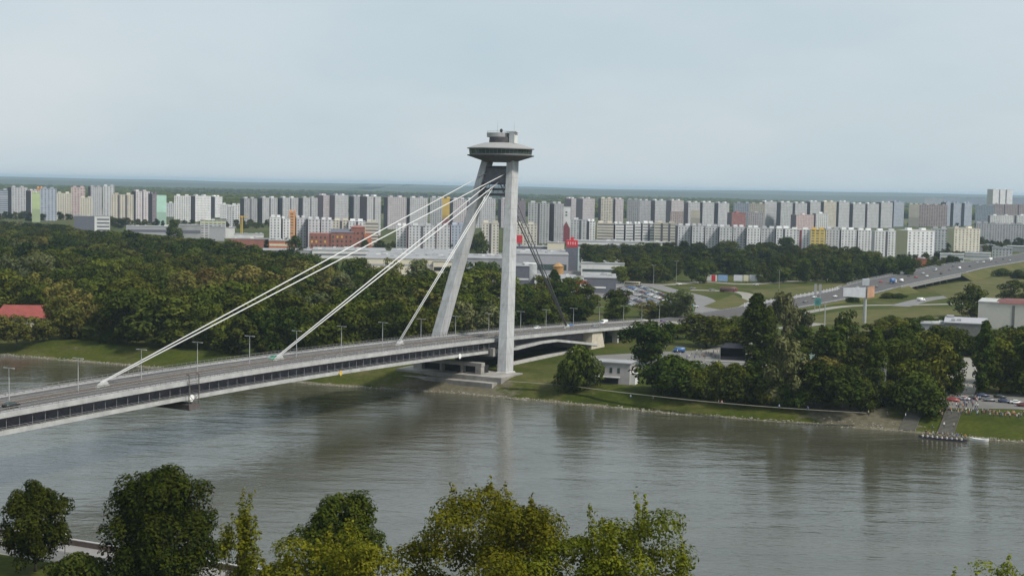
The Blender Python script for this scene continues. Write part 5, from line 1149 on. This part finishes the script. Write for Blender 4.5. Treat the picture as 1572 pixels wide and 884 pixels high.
# fence of pale posts beside the highway
fe = thing('roadside_fence', 'long fence of pale posts and panels along the left side of the highway', 'fence', (0, 0, 0)); q = MB(); q2 = MB()
pf = [(p, r, t_) for p, r, t_ in HWP if 840 < p.y < 985]
for (p, r, t_), (p2, r2, _2) in zip(pf, pf[1:]):
    for k in range(2):
        c = p.lerp(p2, k / 2) - r * 12.5; q.box((c.x, c.y, c.z + 1.1), (.55, .55, 2.4))
    a, b_ = p - r * 12.5, p2 - r2 * 12.5; q2.frustum([(a.x, a.y, a.z + .2), (a.x + .1, a.y, a.z + .2), (b_.x + .1, b_.y, b_.z + .2), (b_.x, b_.y, b_.z + .2)], [(a.x, a.y, a.z + 1.8), (a.x + .1, a.y, a.z + 1.8), (b_.x + .1, b_.y, b_.z + 1.8), (b_.x, b_.y, b_.z + 1.8)])
po = q.build('post', MATS['white_wall'], fe, weld=False); q2.build('panel', MATS['grey_wall'], fe)
gr_ = thing('guard_rail', 'steel guard rails along both sides of the highway', 'guard rail', HWP[24][0])
for sg in (-1, 1):
    q = MB(); q2 = MB(); pf = [(p - HWP[24][0], r, k_) for (p, r, t_), k_ in zip(HWP, WM) if p.y > 985 and not 1010 < p.y < 1190 or (sg > 0 and 830 < p.y <= 985)]
    for (p, r, k_), (p2, r2, k2) in zip(pf, pf[1:]):
        if (p2 - p).length > 60: continue
        a, b_ = p + r * sg * 10.3 * k_, p2 + r2 * sg * 10.3 * k2; z = Vector((0, 0, .75)); q.tube(a + z, b_ + z, .16, n=4); q2.tube(a, a + z, .08, n=4)
    q.build('beam', MATS['galv'], gr_, weld=False); q2.build('post', MATS['steel_grey'], gr_, weld=False)
# ================================================================= VEHICLES
def prism(mb_, prof, w_, y0=0, taper=None, mi=0):
    n = len(prof); A = [(x, y0 - (w_ / 2 - (taper(z) if taper else 0)), z) for x, z in prof]; B = [(x, y0 + (w_ / 2 - (taper(z) if taper else 0)), z) for x, z in prof]
    for i in range(n): mb_.face([A[i], A[(i + 1) % n], B[(i + 1) % n], B[i]], mi)
    mb_.face(A[::-1], mi); mb_.face(B, mi)
tp = lambda z: max(0, (z - .85)) * .34
CARM = {}
def car_meshes(kind):
    if kind in CARM: return CARM[kind]
    body, glass, wh, trim = MB(), MB(), MB(), MB()
    if kind == 'car':
        prism(body, [(-2.1, .32), (2.1, .32), (2.18, .62), (1.95, .82), (1.05, .95), (.42, 1.40), (-.9, 1.45), (-1.65, 1.05), (-2.08, .98), (-2.18, .6)], 1.76, 0, tp)
        for sg in (-1, 1):
            f_ = lambda x, z: (x, sg * (.895 - tp(z)), z); glass.face([f_(.85, .98), f_(.38, 1.34), f_(-.85, 1.38), f_(-1.4, 1.02)])
        glass.face([(1.0, -.72, .99), (1.0, .72, .99), (.48, .62, 1.37), (.48, -.62, 1.37)]); glass.face([(-1.58, -.7, 1.1), (-1.58, .7, 1.1), (-1.0, .62, 1.42), (-1.0, -.62, 1.42)])
        wx, wr, L_ = 1.32, .33, 2.1
    elif kind == 'van':
        prism(body, [(-2.6, .35), (2.6, .35), (2.65, .95), (2.2, 1.15), (1.6, 2.05), (1.2, 2.25), (-2.6, 2.25)], 1.95, 0, lambda z: max(0, z - 1.2) * .08)
        for sg in (-1, 1): glass.face([(2.0, sg * .96, 1.25), (1.55, sg * .92, 1.95), (.7, sg * .92, 1.95), (.7, sg * .97, 1.25)])
        glass.face([(2.25, -.8, 1.2), (2.25, .8, 1.2), (1.66, .75, 2.02), (1.66, -.75, 2.02)]); wx, wr, L_ = 1.65, .36, 2.6
    elif kind == 'bus':
        prism(body, [(-5.9, .4), (5.9, .4), (6, 1.0), (5.85, 3.0), (5.6, 3.2), (-5.8, 3.2), (-6, 1.0)], 2.5)
        for sg in (-1, 1):
            for k in range(7): glass.face([(-5.3 + k * 1.55, sg * 1.27, 1.5), (-3.95 + k * 1.55, sg * 1.27, 1.5), (-3.95 + k * 1.55, sg * 1.27, 2.7), (-5.3 + k * 1.55, sg * 1.27, 2.7)])
        glass.face([(5.98, -1.1, 1.3), (5.98, 1.1, 1.3), (5.9, 1.1, 2.8), (5.9, -1.1, 2.8)]); wx, wr, L_ = 3.6, .48, 5.9
    else:
        prism(body, [(-4.8, .9), (2.2, .9), (2.2, 3.6), (-4.8, 3.6)], 2.5); prism(trim, [(2.4, .5), (4.6, .5), (4.7, 1.5), (4.2, 2.8), (2.4, 2.9)], 2.35)
        trim.box((-.8, 0, .8), (9, 1.2, .3)); glass.face([(4.68, -1, 1.6), (4.68, 1, 1.6), (4.28, 1, 2.65), (4.28, -1, 2.65)]); wx, wr, L_ = 3.3, .48, 4.8
    def wheel_m():
        q_ = MB(); q_.tube((0, -.11, 0), (0, .11, 0), wr, n=14); return q_
    ms = []
    for nm, mbb, mt in (('body', body, MATS['carpaint']), ('window', glass, MATS['glass_dark']), ('wheel', wheel_m(), MATS['tyre']), ('cab', trim, MATS['white_wall'])):
        if not mbb.f: ms.append(None); continue
        o = mbb.build(nm, mt); 
        if nm == 'body':
            bmm = bmesh.new(); bmm.from_mesh(o.data); bmesh.ops.bevel(bmm, geom=[e for e in bmm.edges], offset=.06, segments=2, affect='EDGES'); bmm.to_mesh(o.data); bmm.free(); o.data.polygons.foreach_set('use_smooth', [True] * len(o.data.polygons))
        ms.append(o.data); bpy.data.objects.remove(o)
    lm = MB(); lm.box((0, 0, 0), (.06, .34, .16)); o = lm.build('headlight', MATS['lamp_glass']); lmd = o.data; bpy.data.objects.remove(o)
    CARM[kind] = (ms, wx, wr, L_, lmd); return CARM[kind]
CCOL = {'silver': (.42, .43, .44), 'white': (.7, .7, .69), 'black': (.02, .02, .022), 'dark blue': (.03, .04, .10), 'red': (.33, .03, .03), 'green': (.05, .26, .16), 'grey': (.16, .16, .17), 'purple': (.12, .07, .16), 'blue': (.05, .13, .32), 'beige': (.42, .36, .26), 'dark red': (.16, .03, .035)}
def vehicle(kind, col, loc, rz, label, group=None, cat=None):
    (b_, g_, w_, c_), wx, wr, L_, lmd = car_meshes(kind)
    o = thing({'car': 'parked_car' if group and 'parked' in group else 'car', 'van': 'van', 'bus': 'bus', 'truck': 'truck'}[kind], label, cat or kind, loc, rz, group)
    link('body', b_, o, CCOL[col]); link('window', g_, o)
    if c_: link('cab', c_, o)
    yy = {'car': .8, 'van': .9, 'bus': 1.18, 'truck': 1.1}[kind]
    for sx in (-1, 1):
        for sy in (-1, 1):
            wo = link('wheel', w_, o); wo.location = (sx * wx, sy * yy, wr)
    for sy in (-1, 1):
        ho_ = link('headlight', lmd, o); ho_.location = (L_ + .02 if kind != 'truck' else 4.66, sy * yy * .7, .62 if kind == 'car' else .9)
    return o
AX = math.atan2(D2.y, D2.x)
def on_bridge(x, n_, kind, col, label, rev=False):
    s = s_at_px(x, n_); p = bw(n_, s, zdeck(s) + .03); o = vehicle(kind, col, p, AX + (math.pi if rev else 0), label)
    sl = (zdeck(s + 2) - zdeck(s - 2)) / 4; o.rotation_euler = (0, (sl if rev else -sl), AX + (math.pi if rev else 0)); return o
on_bridge(17, 5.5, 'car', 'black', 'dark car driving on the bridge at the left edge')
on_bridge(420, -1.9, 'car', 'green', 'green car on the bridge beside the middle cable anchor', True)
on_bridge(824, -4.5, 'car', 'white', 'white car on the bridge just right of the near leg', True); on_bridge(875, -4.5, 'car', 'blue', 'blue car behind the foot of the back stay cables', True)
on_bridge(913, 4.5, 'car', 'grey', 'dark grey car on the near lanes above the abutment'); on_bridge(927, -4.0, 'van', 'white', 'white van on the far lanes of the bridge approach', True); on_bridge(1018, 3, 'car', 'purple', 'dark purple car near the land end of the bridge')
def on_hw(x, n_, kind, col, label, rev=False):
    best = min(HWP, key=lambda f_: abs(px_of(f_[0] + f_[1] * n_)[0] - x)); i = HWP.index(best); j = i + 1 if px_of(best[0] + best[1] * n_)[0] < x and i + 1 < len(HWP) else i - 1
    xa, xb = px_of(best[0] + best[1] * n_)[0], px_of(HWP[j][0] + HWP[j][1] * n_)[0]; k = (x - xa) / (xb - xa) if abs(xb - xa) > .1 else 0
    p = best[0].lerp(HWP[j][0], k) + best[1] * n_ + Vector((0, 0, .02)); t_ = best[2]; vehicle(kind, col, p, math.atan2(t_.y, t_.x) + (math.pi if rev else 0), label)
for x, n_, kd, col, lab in ((1282, 5, 'car', 'white', 'white car on the highway left of the billboard'), (1345, 4, 'car', 'grey', 'grey car on the highway right of the orange billboard side'), (1352, -4, 'car', 'red', 'red car on the far lanes above the billboard'), (1371, 6, 'truck', 'blue', 'blue box truck on the highway before the flyover'), (1384, 7, 'van', 'white', 'white van just ahead of the blue truck'), (1395, -4, 'car', 'black', 'black car on the far lanes past the white van'), (1417, -3, 'car', 'silver', 'silver car on the far lanes above the flyover'), (1423, 8, 'car', 'white', 'white car on the near lanes of the flyover'), (1445, 9, 'car', 'black', 'black car near the flyover railing'),
  (1473, 7, 'van', 'white', 'white van at the end of the flyover'), (1489, 6, 'car', 'dark blue', 'dark blue car beyond the flyover'), (1500, -6, 'car', 'silver', 'silver car on the far lanes beyond the flyover'), (1510, -4, 'car', 'white', 'white car near the highway bend'), (1530, 5, 'car', 'grey', 'grey car at the right end of the highway'), (1316, -4, 'car', 'silver', 'silver car on the far lanes left of the billboard top'), (1236, 4, 'car', 'grey', 'grey car on the highway near the pale post fence'), (1250, -4, 'car', 'white', 'white car on the far lanes behind the pale post fence'), (1406, 4, 'car', 'red', 'red car between the white vans above the flyover'), (1436, -5, 'van', 'silver', 'silver van on the far lanes above the flyover'),
  (1458, 3, 'car', 'grey', 'grey car past the middle of the flyover'), (1463, -6, 'car', 'dark blue', 'dark blue car on the far lanes past the flyover'), (1520, -5, 'truck', 'white', 'white truck on the far lanes near the highway bend'), (1540, -4, 'car', 'black', 'black car on the far lanes at the highway bend'), (1550, 6, 'car', 'silver', 'silver car nearest the right end of the highway')):
    on_hw(x, n_, kd, col, lab, n_ < 0)
def px_vehicle(x, y, kind, col, rz, label, group=None, z=5.06): vehicle(kind, col, at(x, y, z), rz, label, group)
px_vehicle(1118, 448, 'bus', 'dark red', .1, 'dark red bus on the lower road before the belt of trees'); px_vehicle(971, 439, 'bus', 'beige', -.5, 'pale roofed bus at the far end of the car park'); px_vehicle(1093, 446, 'car', 'grey', 0, 'grey car left of the dark red bus')
px_vehicle(1414, 462, 'van', 'white', .1, 'white van on the lower road under the flyover'); px_vehicle(1042, 541, 'van', 'blue', 2.9, 'blue van parked behind the square left of the stage tent'); px_vehicle(1360, 449, 'car', 'white', .5, 'white car on the slip road by the round bushes')
px_vehicle(1160, 438, 'car', 'silver', .1, 'silver car on the road below the white hoardings'); px_vehicle(1042, 437, 'car', 'white', 0, 'white car on the road beside the thin lamp post'); px_vehicle(1064, 444, 'car', 'grey', 0, 'grey car beneath the white car on the belt road')
# the car park: rows along its length
k = 0
c0, c1 = at(953, 436), at(1052, 474); dv = (c1 - c0); Lp = dv.length; dv.normalize(); pv_ = Vector((-dv.y, dv.x, 0)); cnt = {}
keys = list(CCOL)
for rw in range(5):
    for j in range(int(Lp / 5.2)):
        if rnd.random() < .2: continue
        p = c0 + dv * (j * 5.2 + rnd.uniform(-.3, .3)) + pv_ * (rw * 9 - 28); p.z = 5.2
        u, v = px_of(p)
        if v < 440 or u < 950 or v > 474: continue
        cnt.setdefault(rw, []).append((p, rnd.choice(['silver', 'silver', 'dark blue', 'grey', 'white', 'black', 'blue', 'dark red'])))
for rw in sorted(cnt):
    for j, (p, col) in enumerate(sorted(cnt[rw], key=lambda c: px_of(c[0])[0])):
        vehicle('car', col, p, math.atan2(pv_.y, pv_.x) + (math.pi if rnd.random() < .5 else 0), '%s car, %s from the left in the %s row of the car park' % (col, ordw(j + 1), ordw(rw + 1)), 'cars parked in the car park')
M('roof_x', (.4, .4, .4))
for j, (x, y, col) in enumerate(((1463, 616, 'red'), (1480, 614, 'silver'), (1497, 613, 'black'), (1519, 616, 'grey'), (1542, 618, 'dark blue'), (1560, 620, 'white'), (1571, 624, 'dark red'), (1535, 611, 'black'), (1509, 609, 'dark blue'))):
    px_vehicle(x, y, 'car', col, rnd.uniform(-.4, .1), '%s car, %s from the left of those behind the crowd' % (col, ordw(j + 1)), 'cars parked behind the crowd')
# ================================================================= PEOPLE
def person_mesh(seed, pose):
    r_ = random.Random(seed); s_ = 1.0
    if pose == 'sit': hip = .42; kn = lambda sg: (sg * .12, -.42, .46); ft = lambda sg: (sg * .12, -.46, .06); toe = lambda sg: (sg * .12, -.64, .04)
    else:
        st = r_.uniform(-.16, .16) if pose == 'walk' else 0
        hip = .92; kn = lambda sg: (sg * .11, -.03 + sg * st, .50); ft = lambda sg: (sg * .12, sg * st * 1.7 + .03, .07); toe = lambda sg: (sg * .13, sg * st * 1.7 - .15, .045)
    V = [(0, 0, hip)]; R = [(.15, .12)]; E_ = []
    def add(p, r, par): V.append(p); R.append(r); E_.append((par, len(V) - 1)); return len(V) - 1
    lean = -.22 if pose == 'sit' else 0
    w_ = add((0, lean * .35, hip + .2), (.135, .1), 0); c = add((0, lean * .8, hip + .42), (.17, .115), w_); n_ = add((0, lean, hip + .58), (.06, .06), c); h1 = add((0, lean - .02, hip + .68), (.085, .095), n_); add((0, lean - .01, hip + .80), (.075, .085), h1)
    for sg in (-1, 1):
        sh = add((sg * .19, lean * .8, hip + .5), (.06, .06), c)
        if pose == 'sit': e = add((sg * .26, lean - .2, hip + .32), (.043, .043), sh); ha = add((sg * .16, lean - .45, hip + .28), (.033, .033), e)
        else:
            up = pose == 'stand' and r_.random() < .3; e = add((sg * .25, .03, hip + .25), (.043, .043), sh); ha = add((sg * (.2 if up else .27), -.22 if up else -.05, hip + (.2 if up else .02)), (.033, .033), e)
        add((V[ha][0], V[ha][1] - .06, V[ha][2] - .07), (.035, .022), ha)
        hp = add((sg * .1, -.02, hip - .06), (.1, .1), 0); k_ = add(kn(sg), (.065, .065), hp); a_ = add(ft(sg), (.045, .045), k_); add(toe(sg), (.04, .035), a_)
    me = bpy.data.meshes.new('person'); me.from_pydata(V, E_, []); o = bpy.data.objects.new('person', me); COL.objects.link(o)
    sk = o.modifiers.new('skin', 'SKIN'); sk.use_smooth_shade = True
    for v_, r in zip(me.skin_vertices[0].data, R): v_.radius = r
    me.skin_vertices[0].data[0].use_root = True
    sb_ = o.modifiers.new('sub', 'SUBSURF'); sb_.levels = 1; sb_.render_levels = 1
    dg = bpy.context.evaluated_depsgraph_get(); dg.update(); ev = o.evaluated_get(dg); out_ = bpy.data.meshes.new_from_object(ev); bpy.data.objects.remove(o)
    out_.materials.clear()
    for mt in ('skin', 'hair', 'objcol', 'trousers'): out_.materials.append(MATS[mt])
    for p in out_.polygons:
        x, y, z = p.center; a = abs(x)
        if z > hip + .60: p.material_index = 1 if (z > hip + .78 or y > lean + .03) else 0
        elif z > hip + .53 and a < .09: p.material_index = 0
        elif z > hip - .02 and a < .235 + (.1 if z > hip + .3 else 0) and not (pose == 'sit' and y < -.36): p.material_index = 2
        elif z > hip - .1 and a > .2: p.material_index = 0
        elif z < .09: p.material_index = 1
        else: p.material_index = 3
        if pose == 'sit' and y < lean - .3 and z > hip + .2: p.material_index = 0
    return out_
M('trousers', (.05, .055, .08)); M('shorts', (.2, .18, .14))
PM = {ps: [person_mesh(60 + i * 7 + j, ps) for j in range(3)] for i, ps in enumerate(('stand', 'walk'))}; PM['sit'] = [person_mesh(99, 'sit')]
PC = {'white': (.72, .72, .70), 'red': (.42, .05, .05), 'blue': (.07, .12, .34), 'black': (.025, .025, .03), 'pink': (.58, .28, .33), 'grey': (.25, .25, .26), 'yellow': (.6, .45, .08), 'orange': (.6, .22, .05), 'pale blue': (.35, .45, .6), 'beige': (.5, .42, .3)}
def person(pos, col, pose, rz, label, group):
    me = rnd.choice(PM[pose]); o = link('person', me); o.color = (*PC[col], 1); o.location = pos; o.rotation_euler = (0, 0, rz); h = rnd.uniform(.95, 1.06); o.scale = (h, h, h); return tag(o, label, 'person', group)
def crowd(spots, where, group, z=5.0):
    for k, (x, y) in enumerate(sorted(spots)):
        col = rnd.choice(['white', 'white', 'red', 'blue', 'black', 'black', 'pink', 'grey', 'pale blue', 'beige', 'orange', 'white']); p = at(x, y, z)
        person(p, col, rnd.choice(('stand', 'stand', 'walk')), rnd.uniform(0, 6.28), 'person in %s top, %s from the left %s' % (col, ordw(k + 1), where), group)
crowd([(1453 + i * 2.1 + rnd.uniform(-1.6, 1.6), 633.0 + i * .16 + rnd.uniform(-3.4, 2.4)) for i in range(58)], 'in the bank edge crowd', 'crowd along the bank edge')
crowd([(1455 + rnd.uniform(0, 52), 612 + rnd.uniform(0, 15)) for i in range(46)], 'in the crowd by the cars', 'crowd by the parked cars')
crowd([(1469 + rnd.uniform(0, 18), 575 + rnd.uniform(0, 26)) for i in range(14)], 'on the path between the trees', 'people on the path between the trees')
crowd([(1040 + i * 2.6 + rnd.uniform(-1.5, 1.5), 545 + rnd.uniform(-5, 6)) for i in range(26)], 'in the crowd by the stage', 'crowd left of the stage tent')
crowd([(905 + i * 6.5 + rnd.uniform(-3, 3), 556 + rnd.uniform(-4, 8)) for i in range(17)], 'on the square behind the boathouse', 'people on the square')
crowd([(1148 + rnd.uniform(0, 12), 548 + rnd.uniform(-4, 5)) for i in range(6)], 'right of the stage tent', 'people right of the stage tent')
crowd([(x, 612.0 + (x - 960) * .069) for x in (968, 1002, 1103, 1108, 1196, 1240, 1333, 1362, 1390)], 'on the path along the bank top', 'people on the bank path')
crowd([(1443, 636), (1447, 633), (1446, 640), (1427, 633)], 'in the group left of the crowd edge', 'white group left of the crowd')
def bank_person(x, y, col, lab):
    z = 2.5
    for _ in range(4): p = at(x, y, z); z = float(np.interp(off_of(p), [a for a, _ in prof_bank], [b_ for _, b_ in prof_bank]))
    person(at(x, y, z), col, 'stand', rnd.uniform(0, 6), lab, None)
prof_bank = [(-3, -.8), (0, .02), (1.2, .45), (3.5, 1.0), (7, 1.9), (11, 3.0), (15, 4.1), (19, 4.8), (24, 5.0), (60, 5.0)]
for x, y, c, l in ((1449, 656, 'white', 'person in white on the grass slope between the two stairs'), (1464, 657, 'beige', 'person in beige on the grass slope near the right stairs'), (1431, 660, 'black', 'person in black standing on the left bank stairs'), (1524, 652, 'black', 'lone dark figure on the grass slope below the crowd')): bank_person(x, y, c, l)
# stairs down the bank
for x, lab in ((1437, 'left dark paved stairs down the grass bank'), (1486, 'right dark paved stairs down the grass bank')):
    a = at(x, 640, 5); xb = a.x - BN.x * 22; o = thing('stairs', lab, 'stairs', bank_pt(xb, 1.5, .3), math.atan2(-.45, 1)); q = MB()
    for k in range(19):
        off = 1.2 + k * 1.0; z = float(np.interp(off, [c_[0] for c_ in prof_bank], [c_[1] for c_ in prof_bank])); q.box((0, k * 1.0, z - .3 - .1), (4.4, 1.0, .75))
    q.build('steps', M('stair_dark', (.125, .118, .10), var=.15), o, weld=False)
    for sg in (-1, 1):
        q = MB()
        for k in range(19):
            off = 1.2 + k * 1.0; z = float(np.interp(off, [c_[0] for c_ in prof_bank], [c_[1] for c_ in prof_bank])); q.box((sg * 2.35, k * 1.0, z - .3), (.3, 1.0, .9))
        q.build('side_kerb', MATS['stair_dark'], o, weld=False)
# dragon boat with its crew, and a white boat
bp0, bp1 = at(1412, 671.5, 0), at(1483, 678, 0); mid = (bp0 + bp1) / 2; bl = (bp1 - bp0).length; brz = math.atan2((bp1 - bp0).y, (bp1 - bp0).x)
def hull(L_, W_, h_, n=14):
    q_ = MB(); rings = []
    for i in range(n + 1):
        t_ = i / n * 2 - 1; k = max(.03, (1 - abs(t_) ** 2.6)) ; up = .35 * abs(t_) ** 3
        rings.append([(t_ * L_ / 2, -W_ / 2 * k, h_ + up), (t_ * L_ / 2, -W_ * .32 * k, .02 + up * .6 - .15), (t_ * L_ / 2, W_ * .32 * k, .02 + up * .6 - .15), (t_ * L_ / 2, W_ / 2 * k, h_ + up)])
    for A, B in zip(rings, rings[1:]):
        for i in range(3): q_.face([A[i], A[i + 1], B[i + 1], B[i]])
        q_.face([tuple(Vector(A[0]) + Vector((0, 0, -.18))), tuple(Vector(B[0]) + Vector((0, 0, -.18))), tuple(Vector(B[3]) + Vector((0, 0, -.18))), tuple(Vector(A[3]) + Vector((0, 0, -.18)))])
    return q_
db = thing('dragon_boat', 'long dark rowing boat full of a white-shirted crew by the bank stairs', 'boat', (mid.x, mid.y, 0), brz); hull(bl * 1.06, 1.5, .5).build('hull', M('hull_dark', (.07, .06, .09)), db)
for k in range(9):
    q = MB(); q.box((-bl * .42 + k * bl * .105, 0, .40), (.25, 1.1, .06)); q.build('thwart', MATS['bark'], db)
kk = 0
for k in range(9):
    for sy in (-1, 1):
        c_, s_ = math.cos(brz), math.sin(brz); lx_, ly_ = -bl * .42 + k * bl * .105, sy * .36; pos = (mid.x + lx_ * c_ - ly_ * s_, mid.y + lx_ * s_ + ly_ * c_, .04)
        col = 'white' if rnd.random() < .75 else 'pale blue'
        person(pos, col, 'sit', brz + math.pi / 2 + math.pi, 'rower in %s, %s from the left, %s side of the boat' % (col, ordw(k + 1), 'river' if sy < 0 else 'bank'), 'crew of the long boat'); kk += 1
        pd_ = None
wp0 = at(1503, 676.5, 0); wbt = thing('rowing_boat', 'small empty white boat at the water edge right of the long boat', 'boat', (wp0.x, wp0.y, 0), brz + .1); hull(5.6, 1.5, .7).build('hull', MATS['paint_white'], wbt); q = MB(); q.box((0, 0, .42), (.3, 1.2, .06)); q.build('thwart', MATS['bark'], wbt)
crowd([(1420 + i * 5.2 + rnd.uniform(-2, 2), 668.3 + i * .45) for i in range(13)], 'waiting at the water edge', 'people at the water edge', .8)
# navigation boards on the lower walkway
for x, kind_, lab in ((523, 'y', 'yellow diamond navigation board on the bridge side over the river'), (294, 'w', 'round white navigation light under the bridge left of mid-span'), (706, 'w', 'white navigation light on the bridge side near the near leg')):
    s = s_at_px(x, 10.3); loc = bw(10.2, s, zdeck(s) - 4.7); o = thing('navigation_board', lab, 'navigation board', loc, -TH); q = MB()
    q.lathe([(.95, 0), (.95, .14), (0, .14)], n=4 if kind_ == 'y' else 16); b_ = q.build('board', MATS['yellow'] if kind_ == 'y' else MATS['lamp_glass'], o); b_.rotation_euler = (0, R_(90), 0); b_.location = (.12, 0, 0)
    q = MB(); q.box((0, 0, 0), (.2, .3, .3)); q.build('bracket', MATS['steel_dark'], o)
# a bird over the river
p = at_d(977, 747, 170); bd = MB(); bd.lathe([(0, -.34), (.09, -.1), (.1, .1), (.05, .26), (.02, .36), (0, .38)], n=10)
bo = bd.build('bird', M('bird_dark', (.03, .03, .035)), smooth=True); bo.location = p; bo.rotation_euler = (R_(90), 0, R_(70)); bo.scale = (.55, .55, .55); tag(bo, 'small dark bird flying above the river', 'bird')
for sg in (-1, 1):
    q = MB(); q.frustum([(0, .12, -.02), (0, -.12, -.02), (0, -.12, .02), (0, .12, .02)], [(sg * .3, .1, .12), (sg * .62, -.12, .05), (sg * .62, -.12, .07), (sg * .3, .1, .15)]); wg = q.build('wing', MATS['bird_dark'], bo); wg.rotation_euler = (R_(-90), 0, 0)
# stones along the waterline
rs = np.random.default_rng(5); V = []; F = []
ico = bmesh.new(); bmesh.ops.create_icosphere(ico, subdivisions=1, radius=1); iv = np.array([v_.co[:] for v_ in ico.verts]); ifc = [[v_.index for v_ in f_.verts] for f_ in ico.faces]; ico.free()
nst = 0
for k in range(3000):
    x = rs.uniform(-330, 330); o_ = rs.normal(.7, .6)
    if 100 < x < 135 and rs.random() < .5: o_ = rs.uniform(0, 7)
    p = bank_pt(x, o_); r = rs.uniform(.12, .34); z = float(np.interp(o_, [a for a, _ in prof_bank], [b_ for _, b_ in prof_bank]))
    vv = iv * r * rs.uniform(.7, 1.3, (12, 1)) * np.array([1.2, 1, .7]) + np.array([p.x, p.y, z]); n0 = len(V) ; V += vv.tolist(); F += [[i + n0 for i in f_] for f_ in ifc]
me = bpy.data.meshes.new('stones'); me.from_pydata(V, [], F); me.materials.append(MATS['stone']); struct(link('stones', me), 'stuff')
